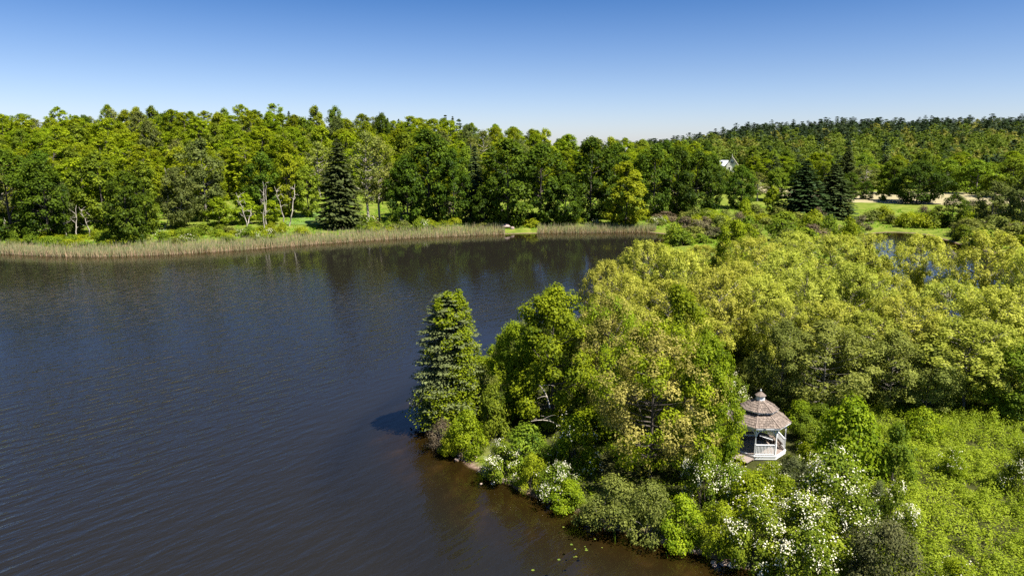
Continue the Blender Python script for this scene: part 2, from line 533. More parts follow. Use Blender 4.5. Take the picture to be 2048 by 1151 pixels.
def conifer(seed, H=20.0, W=8.0, levels=26, per=9, sprays=9, leaf=0.5, mat='needle', droop=0.25, power=0.85, clear=0.04, ragged=0.25,
            vine=None, vine_n=0, vine_leaf=0.12, top_blunt=0.0):
    rng = np.random.default_rng(seed)
    C, Nn, T, sz, tint = [], [], [], [], []
    segs = poly_segs(curve_pts(np.array([0, 0, -0.3]), np.array([0, 0, H * 0.98]), (rng.normal() * .1, rng.normal() * .1, 0), 8), H * 0.016, 0.02)
    for l in range(levels):
        t = (l + rng.uniform(0, .6)) / levels
        z0 = H * (clear + (1 - clear) * t * 0.985)
        L0 = W / 2 * max(0.04, (1 - t * (1 - top_blunt)) ** power) * (1 if t > 0.08 else 0.75 + 3 * t)
        a0 = rng.uniform(0, 6.28)
        for b in range(per):
            a = a0 + b * 2 * pi / per + rng.normal() * 0.25
            L = L0 * rng.uniform(1 - ragged * 1.6, 1 + ragged * 0.5)
            dr = droop * L * rng.uniform(0.6, 1.3)
            dirv = np.array([cos(a), sin(a), 0])
            s = np.linspace(0.18, 1, sprays) + rng.normal(size=sprays) * 0.03
            p = dirv[None] * (s * L)[:, None]
            p[:, 2] = z0 - dr * s ** 1.3 + 0.18 * L * np.clip(s - .7, 0, 1)
            sd = np.array([-sin(a), cos(a), 0])
            w = 0.34 * L0 * (1 - 0.55 * s) * rng.normal(0, 0.6, sprays)
            p += sd[None] * w[:, None]
            C.append(p)
            T.append(dirv[None] + sd[None] * np.sign(w)[:, None] * 0.8 + np.array([0, 0, -0.35]) + rng.normal(size=(sprays, 3)) * 0.25)
            Nn.append(np.array([0, 0, 1.0])[None] + dirv[None] * 0.45 + rng.normal(size=(sprays, 3)) * 0.4)
            sz.append(leaf * rng.uniform(0.65, 1.25, sprays) * (0.75 + 0.4 * (1 - t)))
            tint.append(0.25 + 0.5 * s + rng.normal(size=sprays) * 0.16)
            if b % 2 == 0:
                segs.append((np.array([0, 0, z0]), dirv * L * 0.8 + np.array([0, 0, z0 - dr * 0.75]), 0.012 * L + .012, 0.008))
    C, Nn, T, sz, tint = map(np.concatenate, (C, Nn, T, sz, tint))
    C[:, 2] = np.maximum(C[:, 2], 0.1)
    V, Fc = leaf_arrays(C, Nn, sz, 0.42, rng, T)
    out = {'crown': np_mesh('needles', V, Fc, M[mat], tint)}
    if vine_n:
        k = 90
        t = rng.uniform(0.05, 0.98, k)
        a = rng.normal(-0.75, 0.75, k)
        R = W / 2 * (1 - t * (1 - top_blunt)) ** power * 0.78
        cc = np.stack([R * np.cos(a), R * np.sin(a), t * H * 0.99], 1)
        ci = rng.integers(0, k, vine_n)
        d = unit(rng.normal(size=(vine_n, 3)))
        P = cc[ci] + d * rng.uniform(0.2, 1, (vine_n, 1)) ** .5 * (np.array([0.62, 0.62, 0.85]) * (1.15 - 0.75 * t[ci])[:, None])
        P[:, 2] = np.clip(P[:, 2], 0.2, H * 1.0)
        nr = unit(unit(cc[ci] * np.array([1, 1, 0])) * 0.8 + np.array([0, 0, .7]) + 0.6 * rng.normal(size=(vine_n, 3)))
        V, Fc = leaf_arrays(P, nr, vine_leaf * rng.uniform(0.6, 1.2, vine_n), 0.7, rng)
        out['vine'] = np_mesh('vine leaves', V, Fc, M[vine], 0.5 + 0.25 * rng.normal(size=vine_n))
    V, Fc = tubes(segs, 4)
    out['trunk'] = np_mesh('trunk', V, Fc, M['bark'], smooth=True)
    return dict(parts=out, H=H, W=W)


def dead_tree(seed, H=10.0):
    rng = np.random.default_rng(seed)
    lean = rng.normal(0, 0.09, 2)
    top = np.array([lean[0] * H, lean[1] * H, H])
    tp = curve_pts(np.array([0, 0, -0.3]), top, (rng.normal() * H * 0.05, rng.normal() * .2, 0), 8)
    tp[1:-1] += rng.normal(size=(7, 3)) * np.array([0.12, 0.12, 0])
    V, Fc = tubes(poly_segs(tp, H * 0.015, H * 0.004), 6)
    out = {'trunk': np_mesh('dead trunk', V, Fc, M['pale_bark'], smooth=True)}
    out = [('trunk', out['trunk'])]
    for i in range(rng.integers(5, 9)):
        segs = []
        j = rng.integers(3, 8)
        a = rng.choice([0, pi]) + rng.normal() * 0.8
        L = H * rng.uniform(0.07, 0.19)
        e = tp[j] + np.array([cos(a) * L * .8, sin(a) * L * .8, L * rng.uniform(0.2, 0.9)])
        cp = curve_pts(tp[j], e, rng.normal(size=3) * L * 0.1, 3)
        segs += poly_segs(cp, H * 0.006, H * 0.002)
        segs.append((cp[2], cp[2] + rng.normal(size=3) * L * 0.35, H * 0.004, H * 0.0015))
        V, Fc = tubes(segs, 5)
        out.append(('branch', np_mesh('dead branch', V, Fc, M['pale_bark'], smooth=True)))
    return dict(parts=out, H=H, W=H * 0.4)


PR = {}


def protos(key, fn, seeds, **kw):
    PR[key] = [fn(s, **kw) for s in seeds]


# far trees (leaf clumps about two pixels across)
protos('far_maple', broadleaf, (1, 2, 3, 4, 5), H=20, W=14, clear=0.02, nclump=95, nleaf=9000, leaf=0.36, rc=0.115, shape='oval', mat='dark_leaf', up=0.75, inner=0.62)
protos('round_maple', broadleaf, (26,), H=18, W=18, clear=0.06, nclump=130, nleaf=13000, leaf=0.36, rc=0.10, shape='round', mat='deep_leaf', up=0.7, inner=0.7)
protos('far_mid', broadleaf, (6, 7, 8), H=18, W=11, clear=0.05, nclump=70, nleaf=7000, leaf=0.34, rc=0.13, shape='oval', mat='mid_leaf', up=0.7)
protos('far_grey', broadleaf, (9, 10), H=18, W=12, clear=0.06, nclump=80, nleaf=7500, leaf=0.32, rc=0.12, shape='oval', mat='grey_leaf', up=0.5, bark='grey_bark')
protos('far_gold', broadleaf, (11, 12), H=18, W=11, clear=0.02, nclump=80, nleaf=8500, leaf=0.34, rc=0.12, shape='oval', mat='gold_leaf', up=0.7)
LK = dict(rc=0.085, leaf=0.25, H=17, W=10, mat='locust_leaf', up=0.8, bark='bark')
PR['far_locust'] = [broadleaf(13, clear=0.15, nclump=144, nleaf=8400, flat=0.7, shape='oval', **LK),
                    broadleaf(14, clear=0.25, nclump=128, nleaf=7500, flat=0.6, shape='vase', **LK),
                    broadleaf(15, clear=0.10, nclump=160, nleaf=9000, flat=0.8, shape='column', **LK),
                    broadleaf(16, clear=0.20, nclump=112, nleaf=7500, flat=0.6, shape='round', **LK),
                    broadleaf(17, clear=0.15, nclump=136, nleaf=7800, flat=0.7, shape='oval', lean=0.08, **LK),
                    broadleaf(27, clear=0.22, nclump=120, nleaf=6900, flat=0.6, shape='vase', lean=-0.06, **LK)]
protos('far_birch', broadleaf, (18, 19), H=22, W=10, clear=0.22, nclump=70, nleaf=3200, leaf=0.28, rc=0.12, shape='oval', mat='olive_leaf', bark='pale_bark', limbs=45, up=0.4)
protos('far_willow', broadleaf, (20, 21, 22), H=14, W=12, clear=0.04, nclump=70, nleaf=6000, leaf=0.32, rc=0.13, shape='round', mat='mid_leaf', up=0.6, bark='grey_bark')
protos('far_bright', broadleaf, (23, 24), H=8, W=6, clear=0.05, nclump=40, nleaf=3500, leaf=0.24, rc=0.15, shape='oval', mat='bright_leaf')
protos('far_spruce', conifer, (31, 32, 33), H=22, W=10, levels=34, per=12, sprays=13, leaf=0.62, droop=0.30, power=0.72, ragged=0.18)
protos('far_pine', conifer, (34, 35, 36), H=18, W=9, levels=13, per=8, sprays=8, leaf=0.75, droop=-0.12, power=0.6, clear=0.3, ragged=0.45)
protos('bank_shrub', broadleaf, (41, 42, 43), H=2.6, W=4, clear=0, nclump=26, nleaf=1500, leaf=0.17, rc=0.18, shape='dome', mat='mid_leaf', stems=4, r_trunk=0.04)
protos('bank_olive', broadleaf, (44, 45), H=2.6, W=4, clear=0, nclump=26, nleaf=1500, leaf=0.16, rc=0.18, shape='dome', mat='olive_leaf', stems=5, r_trunk=0.04)
protos('bank_lime', broadleaf, (46, 47), H=1.8, W=4, clear=0, nclump=22, nleaf=1300, leaf=0.16, rc=0.18, shape='dome', mat='gold_leaf', stems=4, r_trunk=0.03)
protos('bank_white', broadleaf, (48, 49, 50), H=2.0, W=4, clear=0, nclump=22, nleaf=1200, leaf=0.16, rc=0.18, shape='dome', mat='mid_leaf', stems=4, r_trunk=0.03, blossom=200, bl_size=0.10)
protos('bank_brown', broadleaf, (51, 52), H=2.8, W=4, clear=0, nclump=30, nleaf=1600, leaf=0.13, rc=0.15, shape='dome', mat='brown_leaf', stems=9, r_trunk=0.03, bark='grey_bark')
# near trees on the island
protos('straw', broadleaf, (61, 62, 63, 64, 65, 66), H=9, W=6.5, clear=0.2, nclump=320, nleaf=21000, leaf=0.078, rc=0.05, flat=1.3, lobe=2.0, shape='vase', mat='straw_leaf', bark='grey_bark', limbs=120, up=0.45, r_trunk=0.09, inner=0.2)
protos('tan', broadleaf, (67, 68), H=10, W=8, clear=0.1, nclump=230, nleaf=27000, leaf=0.085, rc=0.066, flat=1.0, shape='oval', mat='tan_leaf', bark='bark', limbs=60, up=0.45, r_trunk=0.13, mix=('bright_leaf', 0.42, 'vine'), inner=0.5)
protos('vine_tree', broadleaf, (69, 70, 71), H=10, W=7, clear=0.02, nclump=110, nleaf=25000, leaf=0.10, rc=0.10, lobe=1.5, flat=0.85, shape='oval', mat='bright_leaf', bark='bark', up=0.65, r_trunk=0.13, asp=0.75, inner=0.6)
protos('olive_tree', broadleaf, (72, 73), H=9, W=7, clear=0.12, nclump=100, nleaf=14000, leaf=0.10, rc=0.10, shape='round', mat='olive_leaf', bark='grey_bark', limbs=60, up=0.5, r_trunk=0.1)
protos('green_tree', broadleaf, (74, 75), H=8, W=6, clear=0.08, nclump=80, nleaf=13000, leaf=0.11, rc=0.12, shape='oval', mat='mid_leaf', bark='bark', up=0.6, r_trunk=0.1)
protos('bush', broadleaf, (81, 82, 83), H=2.5, W=3.2, clear=0, nclump=34, nleaf=5200, leaf=0.075, rc=0.16, shape='dome', mat='bright_leaf', stems=8, r_trunk=0.03, asp=0.7)
protos('mid_bush', broadleaf, (84, 85), H=2.5, W=3.2, clear=0, nclump=36, nleaf=5200, leaf=0.07, rc=0.15, shape='dome', mat='mid_leaf', stems=8, r_trunk=0.03, asp=0.7)
protos('olive_bush', broadleaf, (86, 87), H=2.6, W=4, clear=0, nclump=44, nleaf=6500, leaf=0.07, rc=0.13, shape='dome', mat='olive_leaf', stems=14, r_trunk=0.025, bark='grey_bark')
protos('gold_bush', broadleaf, (88, 89), H=2.6, W=4, clear=0, nclump=44, nleaf=6500, leaf=0.07, rc=0.13, shape='dome', mat='gold_leaf', stems=10, r_trunk=0.025)
protos('flower_bush', broadleaf, (90, 91, 92, 93), H=2.5, W=3.4, clear=0, nclump=40, nleaf=5600, leaf=0.07, rc=0.15, shape='dome', mat='mid_leaf', stems=8, r_trunk=0.03, blossom=850, bl_size=0.042)
protos('few_flower_bush', broadleaf, (94, 95), H=2.5, W=3.4, clear=0, nclump=40, nleaf=5600, leaf=0.07, rc=0.15, shape='dome', mat='bright_leaf', stems=8, r_trunk=0.03, blossom=260, bl_size=0.05)
protos('juniper', broadleaf, (96, 97), H=2.5, W=4, clear=0, nclump=50, nleaf=9000, leaf=0.07, rc=0.13, shape='dome', mat='juniper', stems=8, r_trunk=0.03, asp=0.4)
protos('twig_bush', broadleaf, (98,), H=2.0, W=3.4, clear=0, nclump=40, nleaf=3000, leaf=0.06, rc=0.14, shape='dome', mat='brown_leaf', stems=40, r_trunk=0.02, bark='grey_bark')
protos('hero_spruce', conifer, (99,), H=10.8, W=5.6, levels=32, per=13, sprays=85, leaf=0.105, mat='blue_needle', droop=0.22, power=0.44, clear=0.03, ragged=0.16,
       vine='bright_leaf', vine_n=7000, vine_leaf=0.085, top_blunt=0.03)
PR['dead'] = [dead_tree(s) for s in (101, 102, 103, 104)]


def plant(name, key, x, y, h, w, label, cat, group=None, z=None, rot=None, var=None):
    p = random.choice(PR[key]) if var is None else PR[key][var % len(PR[key])]
    r = bpy.data.objects.new(name, None)
    COL.objects.link(r)
    r.empty_display_size = 0.5
    r.location = (x, y, h1(x, y) - 0.05 if z is None else z)
    r.rotation_euler = (0, 0, random.uniform(0, 6.28) if rot is None else rot)
    r.scale = (w / p['W'], w / p['W'], h / p['H'])
    tag(r, label, cat, group)
    for pn, me in (p['parts'].items() if isinstance(p['parts'], dict) else p['parts']):
        link(pn, me, r)
    return r


def plant_px(name, key, u, vb, vt, wpx, label, cat, group=None, rot=None, var=None):
    x, y, z = gp(u, vb)
    h = max(0.4, height_at(vt, y) - z)
    sl = y * CP + (CAM_H - z - h / 2) * SP
    w = max(0.5, wpx / FPX * sl)
    return plant(name, key, x, y, h, w, label, cat, group, rot=rot, var=var)


# ------------------------------------------------------------------ terrain, pond, field
def axis(lo, hi, n, focus, tight):
    s = np.linspace(math.asinh((lo - focus) / tight), math.asinh((hi - focus) / tight), n)
    return focus + tight * np.sinh(s)


GX = axis(-2600, 2600, 330, 14, 42)
GY = axis(-500, 3000, 330, 52, 42)
XX, YY = np.meshgrid(GX, GY)
DD = water_d(XX.ravel(), YY.ravel())
ZZ = hgt(XX.ravel(), YY.ravel(), DD)
nx, ny = len(GX), len(GY)
ii = np.arange(nx * ny).reshape(ny, nx)
FQ = np.stack([ii[:-1, :-1], ii[:-1, 1:], ii[1:, 1:], ii[1:, :-1]], -1).reshape(-1, 4)

m, n, out = new_mat('ground soil and grass')
geo = N(n, 'ShaderNodeNewGeometry')
sx = N(n, 'ShaderNodeSeparateXYZ')
n.links.new(geo.outputs['Position'], sx.inputs[0])
n1 = noise(n, geo.outputs['Position'], 0.35, 8, 0.65)
n2 = noise(n, geo.outputs['Position'], 2.5, 6, 0.7)
grass = ramp(n, n1, [(0.3, (0.065, 0.095, 0.014)), (0.5, (0.12, 0.15, 0.022)), (0.72, (0.19, 0.19, 0.045))])
soil = ramp(n, n2, [(0.3, (0.07, 0.045, 0.03)), (0.55, (0.17, 0.115, 0.08)), (0.78, (0.36, 0.28, 0.22))])
bed = ramp(n, n1, [(0.3, (0.015, 0.010, 0.003)), (0.52, (0.030, 0.019, 0.005)), (0.70, (0.085, 0.050, 0.014))])
bed2 = mix_col(n, n2, bed, (0.018, 0.013, 0.004))
deep = N(n, 'ShaderNodeMapRange', i_From_Min=-0.25, i_From_Max=-1.3)
n.links.new(sx.outputs[2], deep.inputs[0])
bedc = mix_col(n, deep.outputs[0], bed2, (0.020, 0.020, 0.019))
gr = N(n, 'ShaderNodeMapRange', i_From_Min=0.06, i_From_Max=0.16)
n.links.new(sx.outputs[2], gr.inputs[0])
landc = mix_col(n, gr.outputs[0], soil, grass)
wl = N(n, 'ShaderNodeMapRange', i_From_Min=-0.03, i_From_Max=0.05)
n.links.new(sx.outputs[2], wl.inputs[0])
lat = N(n, 'ShaderNodeAttribute', attribute_name='litter_shade')
mould_shade = ramp(n, n2, [(0.35, (0.016, 0.018, 0.006)), (0.7, (0.050, 0.048, 0.020))])  # mould colour kept dark, shade between the plants is put into it
landc = mix_col(n, lat.outputs['Fac'], landc, mould_shade)
colr = mix_col(n, wl.outputs[0], bedc, landc)
bs = N(n, 'ShaderNodeBsdfDiffuse')
n.links.new(colr, bs.inputs[0])
bm_ = N(n, 'ShaderNodeBump')
bm_.inputs['Strength'].default_value = 0.6
bm_.inputs['Distance'].default_value = 0.1
n.links.new(n2, bm_.inputs['Height'])
n.links.new(bm_.outputs[0], bs.inputs['Normal'])
n.links.new(bs.outputs[0], out.inputs[0])
M['ground'] = m
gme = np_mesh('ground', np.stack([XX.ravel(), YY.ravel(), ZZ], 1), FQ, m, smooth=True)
ga = gme.attributes.new('litter_shade', 'FLOAT', 'POINT')    # leaf mould, with painted shade in the gaps under island thicket and herbs
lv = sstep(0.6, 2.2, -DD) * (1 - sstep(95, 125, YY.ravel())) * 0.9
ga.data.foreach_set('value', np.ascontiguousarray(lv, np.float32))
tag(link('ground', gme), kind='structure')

m, n, out = new_mat('pond water')
tc = N(n, 'ShaderNodeNewGeometry')
mp = N(n, 'ShaderNodeMapping')
mp.inputs['Rotation'].default_value = (0, 0, radians(-52))
mp.inputs['Scale'].default_value = (0.42, 1.0, 1)
mpi = N(n, 'ShaderNodeVectorRotate')
mpi.inputs['Angle'].default_value = radians(-50)
n.links.new(tc.outputs['Position'], mpi.inputs['Vector'])
mp = N(n, 'ShaderNodeMapping')
mp.inputs['Scale'].default_value = (0.30, 1.0, 1)
n.links.new(mpi.outputs[0], mp.inputs[0])
w1 = noise(n, mp.outputs[0], 1.5, 2, 0.5)
w2 = noise(n, tc.outputs['Position'], 5.5, 2, 0.5)
w3 = noise(n, tc.outputs['Position'], 0.02, 2, 0.5)
amp = N(n, 'ShaderNodeMapRange', i_From_Min=0.35, i_From_Max=0.65, i_To_Min=0.5, i_To_Max=1.1)
n.links.new(w3, amp.inputs[0])
a1 = N(n, 'ShaderNodeMath', operation='MULTIPLY_ADD')
n.links.new(w2, a1.inputs[0])
a1.inputs[1].default_value = 0.11
n.links.new(w1, a1.inputs[2])
bp = N(n, 'ShaderNodeBump')
bp.inputs['Distance'].default_value = 0.17
n.links.new(a1.outputs[0], bp.inputs['Height'])
wat = N(n, 'ShaderNodeAttribute', attribute_name='wind')
amp2 = N(n, 'ShaderNodeMath', operation='MULTIPLY')
n.links.new(amp.outputs[0], amp2.inputs[0])
n.links.new(wat.outputs['Fac'], amp2.inputs[1])
n.links.new(amp2.outputs[0], bp.inputs['Strength'])
fr = N(n, 'ShaderNodeFresnel')
fr.inputs['IOR'].default_value = 1.42
n.links.new(bp.outputs[0], fr.inputs['Normal'])
gls = N(n, 'ShaderNodeBsdfGlossy')
gls.inputs['Roughness'].default_value = 0.06
n.links.new(bp.outputs[0], gls.inputs['Normal'])
trn = N(n, 'ShaderNodeBsdfTransparent')
trn.inputs[0].default_value = (0.78, 0.74, 0.66, 1)
mx = N(n, 'ShaderNodeMixShader')
n.links.new(fr.outputs[0], mx.inputs[0])
n.links.new(trn.outputs[0], mx.inputs[1])
n.links.new(gls.outputs[0], mx.inputs[2])
n.links.new(mx.outputs[0], out.inputs[0])
M['water'] = m
wx, wy = axis(-700, 700, 170, 2, 30), axis(-500, 330, 170, 55, 30)
WX, WY = np.meshgrid(wx, wy)
wi = np.arange(WX.size).reshape(WX.shape)
wf = np.stack([wi[:-1, :-1], wi[:-1, 1:], wi[1:, 1:], wi[1:, :-1]], -1).reshape(-1, 4)
wd_ = np.maximum(sdist(WX.ravel(), WY.ravel(), POND), 3 + sdist(WX.ravel(), WY.ravel(), POND2))
wme = np_mesh('pond_water', np.stack([WX.ravel(), WY.ravel(), np.zeros(WX.size)], 1), wf, m)
wa = wme.attributes.new('wind', 'FLOAT', 'POINT')      # how far the wind reaches: sheltered under the banks
wind = sstep(-1, 13, wd_ + 1.5 * wob(WX.ravel(), WY.ravel(), 6)) * (1 - 0.97 * sstep(82, 128, WY.ravel() + 0.12 * WX.ravel() + 10 * wob(WX.ravel(), WY.ravel(), 25)))
wa.data.foreach_set('value', np.ascontiguousarray(0.035 + 0.965 * wind, np.float32))
tag(link('pond_water', wme), kind='structure')


def draped(name, pts, mat, lift, step=3.0):
    P = np.array(pts)
    xs = np.arange(P[:, 0].min(), P[:, 0].max() + step, step)
    ys = np.arange(P[:, 1].min(), P[:, 1].max() + step, step)
    X, Y = np.meshgrid(xs, ys)
    sd = sdist(X.ravel(), Y.ravel(), pts) + 1.5 * wob(X.ravel(), Y.ravel(), 5)
    Z = hgt(X.ravel(), Y.ravel()) + np.where(sd > 0, lift, -0.5)
    i = np.arange(X.size).reshape(X.shape)
    f = np.stack([i[:-1, :-1], i[:-1, 1:], i[1:, 1:], i[1:, :-1]], -1).reshape(-1, 4)
    keep = (sd[f] > -4).all(1)
    return tag(link(name, np_mesh(name, np.stack([X.ravel(), Y.ravel(), Z], 1), f[keep], mat, smooth=True)), kind='structure')


M['hay'] = simple_mat('mown hay stubble', (0.20, 0.165, 0.075), (0.31, 0.26, 0.13), 0.25, 0.95, 0.0, (1, 3, 1))
M['lawn'] = simple_mat('short lawn grass', (0.070, 0.125, 0.014), (0.115, 0.175, 0.022), 0.6, 0.95, 0.0)
draped('hay_field', [(98, 272), (120, 260), (165, 246), (260, 240), (270, 300), (190, 315), (130, 318), (104, 322)], M['hay'], 0.12)
draped('lawn', [gp(u, v)[:2] for u, v in ((560, 449), (665, 450), (720, 446), (700, 428), (640, 424), (570, 432))], M['lawn'], 0.08, 1.5)

# ------------------------------------------------------------------ gazebo
GXc, GYc, _ = gp(1513, 899)
GZ = h1(GXc, GYc)
FACE_CAM = math.atan2(-GXc, -GYc)                     # azimuth towards the camera, from +Y to +X


def vdir(k):
    a = FACE_CAM - radians(45 * k - 3)                # k=0 points at the camera, k grows to the picture's right
    return np.array([sin(a), cos(a), 0.0])


gaz = bpy.data.objects.new('gazebo', None)
COL.objects.link(gaz)
gaz.location = (GXc, GYc, GZ)
gaz.scale = (0.87, 0.87, 0.87)
tag(gaz, 'white octagonal wooden gazebo with two-tier brown shingle roof', 'gazebo')


class MB:
    def __init__(self):
        self.v, self.f = [], []

    def hexa(self, a, b):
        """two quads (lists of four points)"""
        o = len(self.v)
        self.v += [tuple(p) for p in a] + [tuple(p) for p in b]
        self.f += [(o, o + 1, o + 2, o + 3), (o + 7, o + 6, o + 5, o + 4)]
        for i in range(4):
            j = (i + 1) % 4
            self.f.append((o + j, o + i, o + 4 + i, o + 4 + j))
        return self

    def bar(self, p0, p1, w, t, upv=(0, 0, 1)):
        p0, p1, upv = np.array(p0, float), np.array(p1, float), np.array(upv, float)
        d = unit(p1 - p0)
        if abs(np.dot(d, upv)) > 0.95:
            upv = np.array([1.0, 0.3, 0])
        s = unit(np.cross(d, upv)) * w / 2
        u_ = unit(np.cross(s, d)) * t / 2
        return self.hexa([p0 - s - u_, p0 + s - u_, p0 + s + u_, p0 - s + u_], [p1 - s - u_, p1 + s - u_, p1 + s + u_, p1 - s + u_])

    def prism(self, n, r0, z0, r1, z1, dirf=None, cap=True):
        o = len(self.v)
        for r, z in ((r0, z0), (r1, z1)):
            for i in range(n):
                d = dirf(i) if dirf else np.array([cos(i * 2 * pi / n), sin(i * 2 * pi / n), 0])
                self.v.append((d[0] * r, d[1] * r, z))
        for i in range(n):
            j = (i + 1) % n
            self.f.append((o + i, o + j, o + n + j, o + n + i))
        if cap:
            self.f.append(tuple(range(o + n - 1, o - 1, -1)))
            self.f.append(tuple(range(o + n, o + 2 * n)))
        return self

    def mesh(self, name, mat):
        me = bpy.data.meshes.new(name)
        me.from_pydata(self.v, [], self.f)
        me.materials.append(mat)
        me.update()
        return me

    def build(self, name, mat, parent=None):
        return link(name, self.mesh(name, mat), parent)


FL, RP, PH = 0.30, 2.02, 2.35                         # floor height, post radius, post height
MB().prism(8, 2.12, 0.05, 2.12, FL - 0.03, vdir).build('deck_base', M['white'], gaz)
fl = bpy.data.objects.new('floor', None)
fl = MB().prism(8, 2.10, FL - 0.03, 2.10, FL - 0.012, vdir).build('floor', M['deck'], gaz)
for i in range(24):                                   # floor planks
    y0 = -2.0 + i * 0.168
    hw = min(1.96, 2.75 - abs(y0 + 0.08) - 0.03, 1.96)
    hw = min(hw, 1.93)
    a = FACE_CAM + radians(20)
    ex, ey = np.array([cos(a), -sin(a), 0]), np.array([sin(a), cos(a), 0])
    c = ey * (y0 + 0.08)
    MB().bar(c - ex * hw + np.array([0, 0, FL - 0.002]), c + ex * hw + np.array([0, 0, FL - 0.002]), 0.155, 0.022).build('plank', M['deck'], fl)
for k in range(8):
    a, b = vdir(k) * 2.10, vdir(k + 1) * 2.10
    MB().bar(a + [0, 0, FL + 0.01], b + [0, 0, FL + 0.01], 0.10, 0.075).build('curb_board', M['white'], gaz)
OPEN = {7, 1}                                         # bays left open: front left, right
post_me = None
for k in range(8):
    p = vdir(k) * RP
    mb = MB()
    mb.bar(p + [0, 0, FL + 0.05], p + [0, 0, FL + 1.0], 0.105, 0.105, p)
    mb.bar(p + [0, 0, FL + 1.0], p + [0, 0, FL + 1.75], 0.075, 0.075, p)
    mb.bar(p + [0, 0, FL + 1.75], p + [0, 0, FL + PH], 0.105, 0.105, p)
    mb.build('post', M['white'], gaz)
for k in range(8):
    a, b = vdir(k) * RP, vdir(k + 1) * RP
    d = unit(b - a)
    Ls = np.linalg.norm(b - a)
    # header with hanging spindles
    va = MB()
    for z in (PH - 0.03, PH - 0.27):
        va.bar(a + d * 0.054 + [0, 0, FL + z], b - d * 0.054 + [0, 0, FL + z], 0.05, 0.06)
    v_ = va.build('valance', M['white'], gaz)
    for i in range(17):
        s = a + d * (0.13 + (Ls - 0.26) * i / 16)
        MB().bar(s + [0, 0, FL + PH - 0.24], s + [0, 0, FL + PH - 0.06], 0.028, 0.028, d).build('spindle', M['white'], v_)
    # arched brackets
    for e, sgn in ((a, 1), (b, -1)):
        br = MB()
        pts = []
        for t in np.linspace(0, pi / 2, 6):
            pts.append(e + d * sgn * (0.054 + 0.42 * (1 - cos(t))) + np.array([0, 0, FL + PH - 0.30 - 0.42 * (1 - sin(t))]))
        for q0, q1 in zip(pts[:-1], pts[1:]):
            br.bar(q0, q1, 0.04, 0.085, (0, 0, 1) if abs(unit(q1 - q0)[2]) < 0.9 else tuple(d))
        br.build('bracket', M['white'], gaz)
    if k not in OPEN:
        rl = MB().bar(a + d * 0.054 + [0, 0, FL + 0.90], b - d * 0.054 + [0, 0, FL + 0.90], 0.09, 0.055)
        rl.bar(a + d * 0.054 + [0, 0, FL + 0.14], b - d * 0.054 + [0, 0, FL + 0.14], 0.06, 0.06)
        r_ = rl.build('railing', M['white'], gaz)
        for i in range(13):
            s = a + d * (0.13 + (Ls - 0.26) * i / 12)
            MB().bar(s + [0, 0, FL + 0.172], s + [0, 0, FL + 0.872], 0.042, 0.042, d).build('baluster', M['white'], r_)
        if k in (2, 3, 4, 5):
            i0, i1 = vdir(k) * (RP - 0.32), vdir(k + 1) * (RP - 0.32)
            bn = MB()
            bn.bar(i0 + [0, 0, FL + 0.44], i1 + [0, 0, FL + 0.44], 0.42, 0.05)
            for q in (i0 * 0.97 + i1 * 0.03, i1 * 0.97 + i0 * 0.03):
                bn.bar(q + [0, 0, FL + 0.012], q + [0, 0, FL + 0.413], 0.07, 0.07)
            bn.build('bench', M['bench'], gaz)


def roof_tier(name, r0, z0, r1, z1, rows, sw, visible):
    ro = MB().prism(8, r0 - 0.03, z0 - 0.05, r1, z1 - 0.02, vdir, cap=False).build(name, M['bench'], gaz)
    rest = MB()
    sl = math.hypot((r0 - r1) * cos(pi / 8), z1 - z0)
    for k in range(8):
        a0, b0 = vdir(k) * r0 + [0, 0, z0], vdir(k + 1) * r0 + [0, 0, z0]
        a1, b1 = vdir(k) * r1 + [0, 0, z1], vdir(k + 1) * r1 + [0, 0, z1]
        nrm = unit(np.cross(b0 - a0, a1 - a0))
        if nrm[2] < 0:
            nrm = -nrm
        for r in range(rows):
            t0, t1 = r / rows, min(1.0, (r + 1.18) / rows)
            L = np.linalg.norm(a0 + (a1 - a0) * t0 - b0 - (b1 - b0) * t0)
            nn = max(2, round(L / sw))
            cuts = np.linspace(0, 1, nn + 1)
            cuts[1:-1] += np.random.default_rng(k * 31 + r).uniform(-0.33, 0.33, nn - 1) / nn + (0.2 / nn if r % 2 else -0.2 / nn)
            for i in range(nn):
                q0, q1 = cuts[i] + 0.011 / L, cuts[i + 1] - 0.011 / L
                lo = random.uniform(-0.022, 0.022) / sl
                th = random.uniform(0.016, 0.032)

                def P(q, t, h):
                    A, B = a0 + (a1 - a0) * t, b0 + (b1 - b0) * t
                    return A + (B - A) * q + nrm * h
                bot = [P(q0, t0 + lo, 0.022), P(q1, t0 + lo, 0.022), P(q1, t1, 0.002), P(q0, t1, 0.002)]
                top = [P(q0, t0 + lo, 0.022 + th), P(q1, t0 + lo, 0.022 + th), P(q1, t1, 0.008), P(q0, t1, 0.008)]
                if k in visible:
                    MB().hexa(bot, top).build('shingle', M['shingle'], ro)
                else:
                    rest.hexa(bot, top)
        # hip cap
        MB().bar(a0 + nrm * 0.05 + [0, 0, 0.012], a1 + [0, 0, 0.04], 0.11, 0.025).build('hip_cap', M['shingle'], ro)
    tag(rest.build('shingles', M['shingle'], ro), kind='stuff')
    return ro


